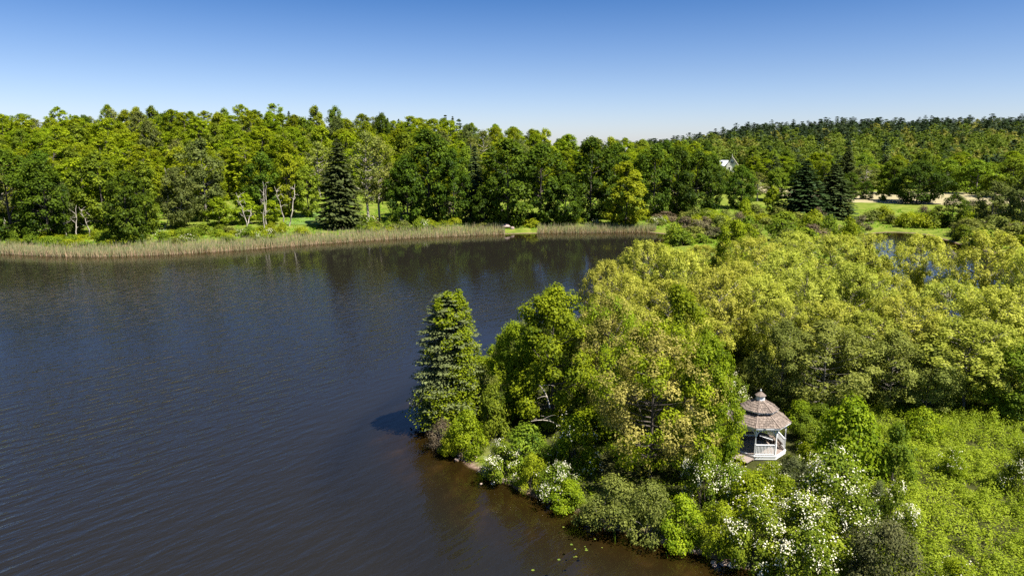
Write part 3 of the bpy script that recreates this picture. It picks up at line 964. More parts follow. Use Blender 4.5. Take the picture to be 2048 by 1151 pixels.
ZE = FL + PH - 0.02
roof_tier('lower_roof', 2.36, ZE, 1.10, ZE + 0.72, 6, 0.215, {6, 7, 0, 1})
MB().prism(8, 2.30, ZE - 0.075, 2.30, ZE - 0.055, vdir).build('ceiling', M['bench'], gaz)
for k in range(8):
    MB().bar(vdir(k) * 2.335 + [0, 0, ZE - 0.03], vdir(k + 1) * 2.335 + [0, 0, ZE - 0.03], 0.03, 0.10).build('fascia', M['white'], gaz)
ZU = ZE + 0.72
vb_ = MB().prism(8, 1.02, ZU - 0.05, 1.10, ZU + 0.17, vdir).build('vent_band', M['vent'], gaz)
for k in range(8):
    for z, rr in ((ZU - 0.01, 1.07), (ZU + 0.15, 1.13)):
        MB().bar(vdir(k) * rr + [0, 0, z], vdir(k + 1) * rr + [0, 0, z], 0.035, 0.05).build('trim_board', M['white'], vb_)
    a, b = vdir(k) * 1.10, vdir(k + 1) * 1.10
    for i in range(11):
        s = a + (b - a) * (i + 0.5) / 11
        MB().bar(s * 0.975 + [0, 0, ZU + 0.015], s * 1.01 + [0, 0, ZU + 0.125], 0.034, 0.03, b - a).build('spindle', M['white'], vb_)
roof_tier('upper_roof', 1.42, ZU + 0.17, 0.34, ZU + 0.78, 5, 0.20, {6, 7, 0, 1, 2})
for k in range(8):
    MB().bar(vdir(k) * 1.38 + [0, 0, ZU + 0.135], vdir(k + 1) * 1.38 + [0, 0, ZU + 0.135], 0.025, 0.06).build('fascia', M['white'], gaz)
cz = ZU + 0.74
MB().prism(8, 0.335, cz, 0.335, cz + 0.40, vdir).build('cupola', M['white'], gaz)
cr = MB().prism(8, 0.43, cz + 0.40, 0.40, cz + 0.43, vdir).prism(8, 0.42, cz + 0.435, 0.05, cz + 0.72, vdir).build('cupola_roof', M['shingle'], gaz)
MB().prism(8, 0.035, cz + 0.7, 0.03, cz + 0.78).prism(8, 0.055, cz + 0.78, 0.055, cz + 0.83).prism(8, 0.03, cz + 0.83, 0.006, cz + 0.95).build('finial', M['white'], gaz)
# wooden landing before the open front left bay
fm = unit(vdir(7) + vdir(0))
sd_ = np.array([-fm[1], fm[0], 0])
ld = MB().bar(fm * 2.0 - sd_ * 0.8 + [0, 0, 0.06], fm * 2.0 + sd_ * 0.8 + [0, 0, 0.06], 0.2, 0.1).build('landing', M['deck'], gaz)
for i in range(7):
    c = fm * (2.16 + 0.15 * i)
    MB().bar(c - sd_ * 0.85 + [0, 0, 0.17], c + sd_ * 0.85 + [0, 0, 0.17], 0.142, 0.04).build('plank', M['deck'], ld)

# ------------------------------------------------------------------ house on the hill
hx, hy, hz = 131.5, 420.0, 5.2
hs = bpy.data.objects.new('house', None)
COL.objects.link(hs)
hs.location = (hx, hy, hz)
hs.rotation_euler = (0, 0, radians(-20))
tag(hs, 'small white gabled house half hidden among the trees below the hill', 'house')
MB().hexa([(-3, -3, 0), (3, -3, 0), (3, 5, 0), (-3, 5, 0)], [(-3, -3, 7.6), (3, -3, 7.6), (3, 5, 7.6), (-3, 5, 7.6)]).build('wall', M['house_wall'], hs)
g_ = MB()
g_.v = [(-3, -3.01, 7.6), (3, -3.01, 7.6), (0, -3.01, 11.6), (-3, -2.8, 7.6), (3, -2.8, 7.6), (0, -2.8, 11.6)]
g_.f = [(0, 1, 2), (5, 4, 3), (0, 3, 4, 1), (1, 4, 5, 2), (2, 5, 3, 0)]
g_.build('gable', M['house_wall'], hs)
rf = MB()
for s in (-1, 1):
    rf.hexa([(0, -3.5, 12.0), (0, 5.4, 12.0), (s * 3.6, 5.4, 7.1), (s * 3.6, -3.5, 7.1)], [(0, -3.5, 12.3), (0, 5.4, 12.3), (s * 3.75, 5.4, 7.3), (s * 3.75, -3.5, 7.3)])
rf_ = rf.build('roof', M['house_roof'], hs)
MB().prism(6, 0.12, 12.2, 0.03, 14.0).build('finial', M['house_wall'], rf_)
rf_.children[0].location = (0, -3.2, 0)
MB().hexa([(-9, -1, 0), (-3.02, -1, 0), (-3.02, 4, 0), (-9, 4, 0)], [(-9, -1, 7), (-3.02, -1, 7), (-3.02, 4, 7), (-9, 4, 7)]).build('wall', M['house_wall'], hs)
MB().hexa([(-9.4, -1.6, 6.8), (-2.3, -1.6, 6.8), (-2.3, 1.6, 10.0), (-9.4, 1.6, 10.0)],
          [(-9.4, -1.6, 7.0), (-2.3, -1.6, 7.0), (-2.3, 1.6, 10.2), (-9.4, 1.6, 10.2)]).build('wing_roof', M['metal_roof'], hs)
MB().hexa([(-6.6, -0.6, 7.8), (-5.4, -0.6, 7.8), (-5.4, 1.0, 9.4), (-6.6, 1.0, 9.4)], [(-6.6, -0.6, 8.4), (-5.4, -0.6, 8.4), (-5.4, 1.0, 9.6), (-6.6, 1.0, 9.6)]).build('skylight', M['pane'], hs)
for x0, z0, w_, h_ in ((-0.55, 8.2, 0.6, 1.5), (0.3, 8.2, 0.6, 1.5), (-1.6, 4.7, 0.8, 1.6), (0.9, 4.7, 0.8, 1.6), (-6.5, 4.2, 0.9, 1.5)):
    yb = -3.0 if x0 > -3 else -1.0
    f_ = MB()
    for q in ((x0 - 0.12, z0 - 0.12, x0 + w_ + 0.12, z0), (x0 - 0.12, z0 + h_, x0 + w_ + 0.12, z0 + h_ + 0.12), (x0 - 0.12, z0, x0, z0 + h_), (x0 + w_, z0, x0 + w_ + 0.12, z0 + h_)):
        f_.hexa([(q[0], yb - 0.12, q[1]), (q[2], yb - 0.12, q[1]), (q[2], yb - 0.12, q[3]), (q[0], yb - 0.12, q[3])],
                [(q[0], yb - 0.02, q[1]), (q[2], yb - 0.02, q[1]), (q[2], yb - 0.02, q[3]), (q[0], yb - 0.02, q[3])])
    w__ = f_.build('window', M['house_wall'], hs)
    MB().hexa([(x0, yb - 0.07, z0), (x0 + w_, yb - 0.07, z0), (x0 + w_, yb - 0.07, z0 + h_), (x0, yb - 0.07, z0 + h_)],
              [(x0, yb - 0.03, z0), (x0 + w_, yb - 0.03, z0), (x0 + w_, yb - 0.03, z0 + h_), (x0, yb - 0.03, z0 + h_)]).build('pane', M['pane'], w__)

# ------------------------------------------------------------------ island plants, nearest last
G_STRAW = 'feathery yellow green trees on the island'
plant_px('spruce_tree', 'hero_spruce', 900, 836, 574, 190, 'pale blue green spruce draped with bright vine at the island point', 'spruce', rot=0)
STRAW = [(1212, 700, 520, 120), (1290, 668, 480, 150), (1240, 735, 545, 130), (1360, 690, 498, 160), (1505, 640, 474, 150),
         (1578, 610, 462, 140), (1650, 640, 468, 160), (1722, 640, 466, 120), (1330, 760, 560, 160), (1425, 745, 535, 170), (1500, 735, 548, 160),
         (1600, 725, 535, 170), (1690, 715, 525, 160), (1765, 690, 545, 130), (1880, 740, 560, 190), (1980, 780, 570, 200), (2075, 790, 590, 180),
         (1800, 790, 590, 180), (1560, 770, 600, 140), (1650, 775, 600, 170), (1730, 800, 625, 170), (1260, 800, 610, 160), (1370, 820, 625, 160),
         (1410, 600, 490, 130), (1470, 690, 520, 140), (1560, 670, 500, 150), (2110, 720, 500, 170)]
for u, vb, vt, w in STRAW:
    lab_ = ('feathery yellow green tree at the pond side of the island thicket' if u < 1300 else
            'feathery yellow green tree at the back of the island thicket near the wet ground' if vb < 695 else
            'feathery yellow green tree in the right part of the island thicket' if u > 1740 else
            'feathery yellow green tree above the gazebo in the middle of the thicket' if vb > 755 else
            'feathery yellow green tree in the central rows of the island thicket')
    plant_px('feathery_tree', 'straw', u, vb, vt, w, lab_, 'tree', lab_.replace('tree ', 'trees ', 1))
for u, vb, vt, w, lab in [
        (1830, 640, 468, 150, 'feathery yellow tree with dark trunk standing right of the small open water'),
        (1955, 690, 462, 190, 'tall thin yellow tree with bare limbs showing, by the right inlet'),
        (2040, 730, 500, 140, 'leaning yellow tree with long bare trunk at the right edge'),
        (1930, 822, 640, 250, 'wide yellow tree hanging its branch over the bright meadow')]:
    plant_px('feathery_tree', 'straw', u, vb, vt, w, lab, 'tree')
for key, nm, u, vb, vt, w, lab in [
        ('vine_tree', 'vine_covered_tree', 1105, 850, 570, 185, 'dense bright green vine covered tree beside the spruce'),
        ('vine_tree', 'vine_covered_tree', 1028, 838, 645, 110, 'smaller vine covered tree between spruce and dense green tree'),
        ('green_tree', 'broadleaf_tree', 1100, 700, 575, 90, 'small grey green tree peeping over the vine covered tree at the pond'),
        ('tan', 'broadleaf_tree', 1300, 955, 640, 270, 'big tan and yellow tree with green vine left of the gazebo'),
        ('tan', 'broadleaf_tree', 1215, 860, 590, 170, 'tan brown topped tree behind the vine covered tree'),
        ('vine_tree', 'vine_covered_tree', 1405, 955, 670, 130, 'tall bright green vine column just left of the gazebo'),
        ('vine_tree', 'vine_covered_tree', 1345, 880, 570, 130, 'bright green leafy tree in the middle of the thicket'),
        ('vine_tree', 'vine_covered_tree', 1465, 610, 440, 105, 'fresh green tree rising above the yellow thicket at its back'),
        ('vine_tree', 'vine_covered_tree', 1725, 640, 490, 80, 'green vine clad tree left of the small open water'),
        ('olive_tree', 'broadleaf_tree', 1640, 825, 640, 190, 'grey olive tree behind and right of the gazebo'),
        ('olive_tree', 'broadleaf_tree', 1560, 815, 640, 130, 'dark trunked tree directly behind the gazebo'),
        ('olive_tree', 'broadleaf_tree', 1775, 818, 660, 150, 'dark olive tree at the shaded hollow by the meadow'),
        ('green_tree', 'broadleaf_tree', 2030, 835, 690, 160, 'shady green tree above the meadow at the right edge'),
        ('green_tree', 'broadleaf_tree', 1990, 790, 660, 130, 'dark green tree under the yellow canopy on the right'),
        ('olive_tree', 'broadleaf_tree', 1850, 822, 690, 150, 'olive tree over the dark hollow beside the meadow')]:
    plant_px(nm, key, u, vb, vt, w, lab, 'tree')
SH = [
    ('twig_bush', 'shrub', 885, 893, 838, 75, 'low brownish twiggy shrub at the waterline before the spruce'),
    ('bush', 'shrub', 935, 905, 818, 90, 'bright green shrub on the point right of the twiggy shrub'),
    ('gold_bush', 'shrub', 905, 908, 850, 60, 'small yellow green shrub over the bare bank below the spruce'),
    ('mid_bush', 'shrub', 985, 870, 770, 80, 'green shrub between the spruce and vine covered tree'),
    ('flower_bush', 'flowering_shrub', 1003, 957, 882, 88, 'round white flowering shrub at the shore below the vine covered tree'),
    ('mid_bush', 'shrub', 1050, 935, 850, 120, 'dark green shrub behind the round white flowering shrub'),
    ('gold_bush', 'shrub', 1063, 980, 905, 70, 'yellow green shrub right of the round flowering shrub'),
    ('flower_bush', 'flowering_shrub', 1118, 995, 925, 95, 'white flowering shrub on the bank below the tan tree'),
    ('bush', 'shrub', 1135, 1012, 960, 80, 'low bright green shrub at the water below the white blossoms'),
    ('few_flower_bush', 'flowering_shrub', 1150, 930, 830, 110, 'tall green shrub dotted with white in the shade'),
    ('olive_bush', 'shrub', 1225, 1052, 955, 150, 'wide olive shrub overhanging the shore'),
    ('olive_bush', 'shrub', 1300, 1068, 960, 120, 'olive shrub right of the wide overhanging one'),
    ('bush', 'shrub', 1360, 1085, 990, 100, 'bright green shrub above the gravel patch at the shore'),
    ('flower_bush', 'flowering_shrub', 1405, 1010, 900, 100, 'white flowering shrub climbing below the green vine column'),
    ('flower_bush', 'flowering_shrub', 1460, 1010, 930, 100, 'white flowering shrub left of the gazebo landing'),
    ('gold_bush', 'shrub', 1440, 1105, 1005, 115, 'yellow green shrub at the shore below the gazebo'),
    ('few_flower_bush', 'flowering_shrub', 1500, 1045, 945, 130, 'green shrub with scattered white flowers before the gazebo'),
    ('flower_bush', 'flowering_shrub', 1505, 1130, 1000, 130, 'white flowering shrub at the shore near the bottom edge'),
    ('juniper', 'juniper', 1585, 990, 915, 85, 'dark juniper touching the right side of the gazebo'),
    ('few_flower_bush', 'flowering_shrub', 1560, 1020, 950, 90, 'leafy shrub with few blossoms below the dark juniper'),
    ('flower_bush', 'flowering_shrub', 1660, 1030, 900, 140, 'large white flowering shrub right of the gazebo'),
    ('flower_bush', 'flowering_shrub', 1600, 1110, 985, 160, 'dense white flowering shrub in the lower right thicket'),
    ('flower_bush', 'flowering_shrub', 1700, 1095, 985, 140, 'white flowering shrub between the two junipers'),
    ('flower_bush', 'flowering_shrub', 1785, 1075, 970, 95, 'white flowering shrub at the edge of the bright meadow'),
    ('flower_bush', 'flowering_shrub', 1610, 1180, 1050, 130, 'white flowering shrub cut by the bottom edge'),
    ('juniper', 'juniper', 1765, 1175, 1045, 180, 'large dark juniper at the bottom edge beside the meadow'),
    ('juniper', 'juniper', 1690, 1010, 930, 70, 'small dark juniper among the white flowering shrubs'),
    ('juniper', 'juniper', 1750, 1040, 960, 60, 'dark juniper spire behind the white meadow edge shrub'),
    ('bush', 'shrub', 1692, 955, 798, 150, 'big rounded bright green shrub right of the gazebo'),
    ('mid_bush', 'shrub', 1785, 965, 850, 95, 'feathery darker green shrub between the rounded shrub and the meadow'),
    ('bush', 'shrub', 1840, 880, 815, 90, 'light green shrub at the back of the meadow'),
    ('few_flower_bush', 'flowering_shrub', 1905, 955, 895, 60, 'pale flowering shrub standing in the meadow'),
    ('flower_bush', 'flowering_shrub', 2040, 985, 890, 80, 'white flowering shrub in the meadow at the right edge'),
    ('flower_bush', 'flowering_shrub', 1462, 835, 750, 80, 'white flowering shrub behind the left of the gazebo roof'),
    ('flower_bush', 'flowering_shrub', 1680, 800, 715, 100, 'flowering shrub in the shade under the olive tree'),
    ('flower_bush', 'flowering_shrub', 2020, 830, 740, 80, 'flowering shrub in the dark hollow at the right edge'),
    ('few_flower_bush', 'flowering_shrub', 1545, 965, 922, 70, 'low shrub with few blossoms against the front gazebo railing'),
    ('bush', 'shrub', 1488, 972, 936, 60, 'low bright shrub beside the gazebo landing'),
    ('mid_bush', 'shrub', 1606, 880, 828, 70, 'green shrub in the shade right behind the gazebo'),
    ('mid_bush', 'shrub', 1640, 868, 808, 80, 'shaded green shrub between gazebo and rounded shrub'),
    ('olive_bush', 'shrub', 1572, 815, 770, 90, 'olive shrub under the dark trunk behind the gazebo roof'),
    ('bush', 'shrub', 1092, 742, 690, 90, 'bright shrub filling the gap inside the vine covered tree'),
    ('mid_bush', 'shrub', 1125, 765, 700, 90, 'green shrub behind the vine covered tree trunk'),
    ('bush', 'shrub', 1060, 760, 700, 80, 'bright shrub at the pond edge behind the vine covered tree'),
    ('few_flower_bush', 'flowering_shrub', 1905, 1200, 1120, 110, 'pale flowering shrub cut by the bottom edge of the meadow'),
    ('mid_bush', 'shrub', 1620, 905, 850, 70, 'low green shrub right behind the gazebo stairs side'),
    ('bush', 'shrub', 1600, 850, 800, 70, 'light green shrub on the shaded grass behind the gazebo'),
    ('few_flower_bush', 'flowering_shrub', 1610, 950, 885, 75, 'green shrub with few white flowers at the right gazebo post'),
    ('mid_bush', 'shrub', 1535, 985, 940, 70, 'low green shrub just below the gazebo railing'),
    ('bush', 'shrub', 1447, 945, 835, 75, 'soft green shrub leaning against the left of the gazebo'),
]
for key, nm, u, vb, vt, w, lab in SH:
    plant_px(nm, key, u, vb, vt, w, lab, 'juniper' if nm == 'juniper' else 'shrub')


# ------------------------------------------------------------------ far shore trees
FT = [
    ('far_maple', 'broadleaf_tree', 28, 478, 300, 125, 'dense dark broadleaf tree at the left edge of the far shore'),
    ('far_maple', 'broadleaf_tree', 95, 480, 322, 100, 'dark broadleaf tree second from the left edge across the pond'),
    ('far_mid', 'broadleaf_tree', 157, 470, 343, 62, 'light green tree above the three pale bare trunks'),
    ('far_grey', 'broadleaf_tree', 130, 476, 362, 55, 'thin grey green tree on a pale trunk at left'),
    ('far_mid', 'broadleaf_tree', 208, 470, 305, 90, 'mid green tree behind the dark tree that hangs over the reeds'),
    ('far_maple', 'broadleaf_tree', 262, 490, 345, 95, 'dark broadleaf tree standing right behind the reeds at left'),
    ('far_mid', 'broadleaf_tree', 295, 468, 324, 70, 'light green rounded tree right of the dark reed side tree'),
    ('far_grey', 'broadleaf_tree', 362, 456, 334, 85, 'grey green vine hung tree with dead top at left'),
    ('far_grey', 'broadleaf_tree', 412, 440, 277, 95, 'tall grey green tree left of the bare white trunks'),
    ('far_bright', 'broadleaf_tree', 440, 452, 395, 62, 'bright green low tree behind the shore shrubs'),
    ('far_bright', 'broadleaf_tree', 492, 448, 388, 60, 'bright green low tree behind the bare white trunks'),
    ('far_bright', 'broadleaf_tree', 543, 448, 400, 45, 'round light green tree at the edge of the far lawn'),
    ('far_maple', 'broadleaf_tree', 530, 438, 305, 78, 'dark broadleaf tree above the bare white trunks'),
    ('far_gold', 'broadleaf_tree', 580, 432, 307, 62, 'yellow crowned tree behind the far lawn'),
    ('far_mid', 'broadleaf_tree', 618, 434, 330, 55, 'slender green tree left of the big dark spruce'),
    ('far_spruce', 'spruce_tree', 682, 454, 272, 110, 'big dark spruce standing at the far lawn'),
    ('far_birch', 'birch_tree', 738, 444, 262, 80, 'thin crowned pale trunked tree right of the big dark spruce'),
    ('far_birch', 'birch_tree', 760, 442, 272, 70, 'second thin crowned pale trunked tree right of the spruce'),
    ('far_maple', 'broadleaf_tree', 815, 446, 312, 80, 'dark broadleaf tree right of the pale trunked trees'),
    ('far_maple', 'broadleaf_tree', 858, 442, 258, 110, 'tallest dark broadleaf tree in the middle of the far shore'),
    ('far_maple', 'broadleaf_tree', 905, 446, 298, 75, 'dark broadleaf tree left of the slim spruce'),
    ('far_spruce', 'spruce_tree', 951, 444, 288, 68, 'slim spruce wedged between dark broadleaf trees'),
    ('far_maple', 'broadleaf_tree', 968, 452, 372, 58, 'low dark broadleaf tree in front of the slim spruce'),
    ('far_maple', 'broadleaf_tree', 1015, 450, 280, 118, 'massive dark broadleaf tree above the pink boulder'),
    ('far_maple', 'broadleaf_tree', 1082, 448, 290, 110, 'dark broadleaf tree right of the massive one'),
    ('far_maple', 'broadleaf_tree', 1130, 450, 345, 75, 'lower dark broadleaf tree beside the golden tree'),
    ('far_maple', 'broadleaf_tree', 1182, 442, 275, 100, 'tall dark broadleaf tree behind the golden tree'),
    ('far_gold', 'broadleaf_tree', 1250, 455, 324, 92, 'golden green cone shaped tree on the far shore'),
    ('far_maple', 'broadleaf_tree', 1228, 438, 285, 80, 'dark broadleaf tree hidden behind the golden tree'),
    ('far_maple', 'broadleaf_tree', 1305, 434, 290, 85, 'dark broadleaf tree right of the golden tree'),
    ('far_maple', 'broadleaf_tree', 1350, 430, 294, 80, 'dark round tree in the middle of the dark row'),
    ('far_maple', 'broadleaf_tree', 1392, 428, 300, 75, 'dark round tree in the row left of the house'),
    ('far_maple', 'broadleaf_tree', 1420, 425, 308, 56, 'dark round tree just left of the house'),
    ('far_maple', 'broadleaf_tree', 1480, 418, 332, 64, 'dark round tree in front and right of the house'),
    ('far_bright', 'broadleaf_tree', 1543, 432, 374, 36, 'small bright green tree left of the twin spruces'),
    ('far_spruce', 'spruce_tree', 1604, 438, 318, 125, 'left one of the twin dark spruces by the meadow'),
    ('far_spruce', 'spruce_tree', 1662, 436, 326, 108, 'right one of the twin dark spruces by the meadow'),
    ('far_maple', 'broadleaf_tree', 1697, 398, 345, 50, 'dark tree behind the twin spruces'),
    ('far_maple', 'broadleaf_tree', 1732, 399, 362, 30, 'small dark tree on the meadow right of the spruces'),
    ('far_mid', 'broadleaf_tree', 1766, 402, 358, 30, 'small green tree on the meadow left of the big round tree'),
    ('round_maple', 'broadleaf_tree', 1832, 406, 322, 104, 'big round dark tree standing alone in the hay meadow'),
    ('far_mid', 'broadleaf_tree', 1783, 388, 316, 66, 'fresh green tree behind the big round meadow tree'),
    ('far_willow', 'broadleaf_tree', 1890, 385, 318, 85, 'pale green tree right of the big round meadow tree'),
    ('far_willow', 'broadleaf_tree', 1950, 388, 322, 90, 'pale green tree behind the right end of the hay meadow'),
    ('far_willow', 'broadleaf_tree', 2020, 395, 318, 100, 'pale green tree at the right edge behind the meadow'),
    ('far_maple', 'broadleaf_tree', 1905, 455, 388, 62, 'dark vine covered tree near the right inlet'),
    ('far_grey', 'broadleaf_tree', 1982, 452, 362, 75, 'grey green tree with pale trunk at the right inlet'),
    ('far_grey', 'broadleaf_tree', 2040, 462, 352, 85, 'grey green tree at the right edge by the inlet'),
    ('far_birch', 'birch_tree', 1515, 402, 345, 45, 'bare grey twigged tree right of the house'),
    ('far_mid', 'broadleaf_tree', 1550, 402, 335, 55, 'green tree behind the small bright tree'),
    ('far_spruce', 'spruce_tree', 1690, 385, 290, 60, 'tall dark spruce on the lower hill behind the twin spruces'),
    ('far_birch', 'birch_tree', 1728, 388, 330, 60, 'brown twigged bare looking tree behind the hay meadow'),
]
for key, nm, u, vb, vt, w, lab in FT:
    plant_px(nm, key, u, vb, vt, w, lab, 'spruce' if nm == 'spruce_tree' else 'tree')
for u, vb, vt, w, lab in [(1446, 385, 336, 40, 'bright low tree hiding the lower walls of the white house'), (1470, 388, 331, 42, 'green tree at the right corner of the white house'),
                          (1425, 390, 334, 40, 'green tree below the metal wing roof of the white house'), (1500, 392, 340, 40, 'pale tree a little right of the white house')]:
    plant_px('broadleaf_tree', random.choice(['far_mid', 'far_willow']), u, vb, vt, w, lab, 'tree')
DT = [(495, 461, 384, 'dead white tree leaning left among the shore shrubs'), (489, 460, 418, 'short bare white snag beside the leaning dead tree'),
      (527, 464, 362, 'tallest bare white trunk by the far lawn'), (533, 452, 370, 'thin bare white trunk behind the tallest one'),
      (568, 452, 372, 'left of the twin pale trunks on the far lawn'), (578, 452, 368, 'right of the twin pale trunks on the far lawn'),
      (133, 478, 392, 'pale bare trunk at left, first of three'), (155, 480, 410, 'pale bare trunk at left, middle of three'),
      (180, 474, 412, 'pale bare trunk at left, last of three'), (329, 457, 404, 'grey bare trunk under the vine hung tree'),
      (341, 452, 335, 'dead topped pale snag rising above the vine hung tree')]
for i, (u, vb, vt, lab) in enumerate(DT):
    plant_px('dead_tree', 'dead', u, vb, vt, 38, lab, 'dead tree', rot=random.uniform(-0.5, 0.5), var=i)

# wooded slope behind: trees of their own, nearest rows first
taken = []
SLOPE_MIX = [(0.60, 'leafy_tree', 'far_locust', 10, 14.5, 'yellow green leafy tree among many alike on the wooded slope across the pond', 'yellow green trees filling the wooded slope across the pond'),
             (0.10, 'leafy_tree', 'far_gold', 9, 12, 'golden tree standing out among the yellow green trees of the slope', 'golden trees on the wooded slope'),
             (0.10, 'broadleaf_tree', 'far_mid', 8, 11, 'mid green tree scattered among the yellow green trees of the slope', 'mid green trees on the wooded slope'),
             (0.09, 'birch_tree', 'far_birch', 8, 11, 'thin crowned tree with pale trunk showing on the wooded slope', 'thin pale trunked trees on the wooded slope'),
             (0.06, 'broadleaf_tree', 'far_grey', 8, 11, 'grey green tree scattered among the yellow green trees of the slope', 'grey green trees on the wooded slope'),
             (1.00, 'broadleaf_tree', 'far_maple', 9, 12, 'dark green tree scattered among the yellow green trees of the slope', 'dark green trees on the wooded slope')]
cnt = 0
G_SL = 'yellow green trees filling the wooded slope across the pond'
SL_L = 'yellow green leafy tree among many alike on the wooded slope across the pond'
cand = []
for _ in range(6000):
    y = random.uniform(172, 345)
    a = random.uniform(-0.80, 0.34)
    cand.append((a * y, y))
cx = np.array(cand)
cd = water_d(cx[:, 0], cx[:, 1])
for (x, y), d in zip(cand, cd):
    a = x / y
    ymin = np.interp(a, [-0.8, -0.6, -0.4, -0.25, 0, 0.2, 0.34], [172, 182, 205, 222, 226, 250, 290])
    if y < ymin or d > -14:
        continue
    gap = 8.2 + (y - 180) * 0.012
    if any((x - p) ** 2 + (y - q) ** 2 < gap * gap for p, q in taken):
        continue
    if abs(a - 0.3125) < 0.026 and y > 235:
        continue
    taken.append((x, y))
    if cnt >= 290:
        break
    cnt += 1
    r = random.random()
    hgt_ = random.uniform(12.5, 20.5) * (1.0 if a < 0.1 else 0.9)
    acc = 0
    for pr_, nm_, ky_, w0, w1, lb_, gr_ in SLOPE_MIX:
        acc += pr_
        if r < acc:
            plant(nm_, ky_, x, y, hgt_, random.uniform(w0, w1), lb_, 'tree', gr_)
            break
fill = []
for (x, y), d in zip(cand, cd):
    a = x / y
    if y < np.interp(a, [-0.8, -0.6, -0.4, -0.25, 0, 0.2, 0.34], [185, 195, 215, 232, 236, 258, 295]) or d > -20 or len(fill) > 330:
        continue
    if min((x - p) ** 2 + (y - q) ** 2 for p, q in taken) < 5.0 ** 2 or (fill and min((x - p) ** 2 + (y - q) ** 2 for p, q, _ in fill) < 36):
        continue
    if abs(a - 0.3125) < 0.026 and y > 235:
        continue
    fill.append((x, y, h1(x, y)))
print('slope trees', cnt, len(fill))
for u, vt, y in [(214, 224, 345), (322, 226, 340), (490, 236, 345), (577, 220, 350), (622, 222, 350), (666, 236, 350), (692, 246, 345), (775, 234, 350),
                 (797, 236, 348), (866, 234, 350), (890, 228, 350), (905, 230, 352), (918, 234, 350), (158, 232, 345), (1320, 278, 360), (1300, 280, 372)]:
    d = ray(u, vt)
    x = d[0] / d[1] * y
    z0 = h1(x, y)
    hh = min(26, max(9, height_at(vt, y) - z0))
    plant('pine_tree', 'far_spruce' if u % 2 else 'far_pine', x, y, hh, 7.5, 'dark conifer rising above the skyline of the wooded slope', 'conifer', 'conifers on the skyline of the wooded slope')

# hill forest on the right and the rest of the slope: one mass
def crown_pts(key, n, var):
    me = PR[key][var]['parts']['crown']
    P = np.empty(len(me.vertices) * 3, np.float32)
    me.vertices.foreach_get('co', P)
    c = P.reshape(-1, 4, 3).mean(1)
    c = c[np.random.default_rng(var + 5).permutation(len(c))[:n]]
    return c / np.array([PR[key][var]['W'], PR[key][var]['W'], PR[key][var]['H']])


def forest(name, spots, key, mat, n, leaf, hr, wr, label):
    rng = np.random.default_rng(77)
    base = [crown_pts(key, n, v) for v in range(len(PR[key]))]
    Cs, Ns, Ss, Ts = [], [], [], []
    for i, (x, y, z) in enumerate(spots):
        b = base[i % len(base)]
        a = rng.uniform(0, 6.28)
        h, w = rng.uniform(*hr), rng.uniform(*wr)
        p = np.stack([(b[:, 0] * cos(a) - b[:, 1] * sin(a)) * w, (b[:, 0] * sin(a) + b[:, 1] * cos(a)) * w, b[:, 2] * h], 1)
        Cs.append(p + np.array([x, y, z - 0.3]))
        Ns.append(unit(p - np.array([0, 0, h * 0.4])) + np.array([0, 0, 0.8]) + 0.5 * rng.normal(size=p.shape))
        Ss.append(leaf * rng.uniform(0.7, 1.3, len(p)))
        Ts.append(rng.uniform(0.1, 0.9) + 0.18 * rng.normal(size=len(p)))
    if not Cs:
        return
    V, Fc = leaf_arrays(np.concatenate(Cs), np.concatenate(Ns), np.concatenate(Ss), 0.7, rng)
    tag(link(name, np_mesh(name, V, Fc, mat, np.concatenate(Ts))), label, 'forest', kind='stuff')


forest('slope_undergrowth', fill, 'far_locust', M['locust_leaf'], 420, 0.6, (10, 14), (8, 11), 'yellow green young wood filling gaps between the slope trees')
spots = {'leaf': [], 'pine': [], 'pale': []}
tk = []
rr = random.Random(9)
for _ in range(16000):
    y = rr.uniform(345, 780)
    a = rr.uniform(0.17, 0.86)
    x = a * y
    if y < np.interp(a, [0.17, 0.3, 0.45, 0.86], [385, 372, 345, 330]):
        continue
    if abs(a - 0.3125) < 0.026 and y < 440:
        continue
    tk.append((x, y))
gridseen = {}
ok = []
for x, y in tk:
    g = 7.2 + (y - 340) * 0.008
    key = (int(x / 5), int(y / 5))
    if any((x - p) ** 2 + (y - q) ** 2 < g * g for i in (-2, -1, 0, 1, 2) for j in (-2, -1, 0, 1, 2) for p, q in gridseen.get((key[0] + i, key[1] + j), ())):
        continue
    gridseen.setdefault(key, []).append((x, y))
    ok.append((x, y))
okz = hgt(np.array([p[0] for p in ok]), np.array([p[1] for p in ok]))
n_near = 0
for (x, y), z in sorted(zip(ok, okz), key=lambda q: q[0][1]):
    pine_p = 0.14 + 0.72 * float(sstep(520, 640, y)) + 0.1 * wob(x, y, 30)
    r = rr.random()
    if n_near < 110 and y < 470 and x < 0.80 * y:
        n_near += 1
        ky, nm_, w_, lb, gr_ = (('far_pine', 'pine_tree', 8.5, 'dark pine in the lower rows of the far hill wood', 'pines in the lower rows of the far hill wood') if r < 0.22 else
                                ('far_willow', 'hillside_tree', 12, 'pale green tree in the lower rows of the far hill wood', 'pale trees in the lower rows of the far hill wood') if r < 0.5 else
                                ('far_mid', 'hillside_tree', 11.5, 'mid green tree in the lower rows of the far hill wood', 'mid green trees in the lower rows of the far hill wood') if r < 0.8 else
                                ('far_locust', 'hillside_tree', 13, 'yellow green tree in the lower rows of the far hill wood', 'yellow green trees in the lower rows of the far hill wood'))
        plant(nm_, ky, x, y, random.uniform(10, 18), w_ * random.uniform(0.8, 1.2), lb, 'tree', gr_, z=z - 0.1)
        continue
    spots['pine' if r < pine_p else ('pale' if r < pine_p + 0.2 else 'leaf')].append((x, y, z))
print('hill forest', {k: len(v) for k, v in spots.items()})
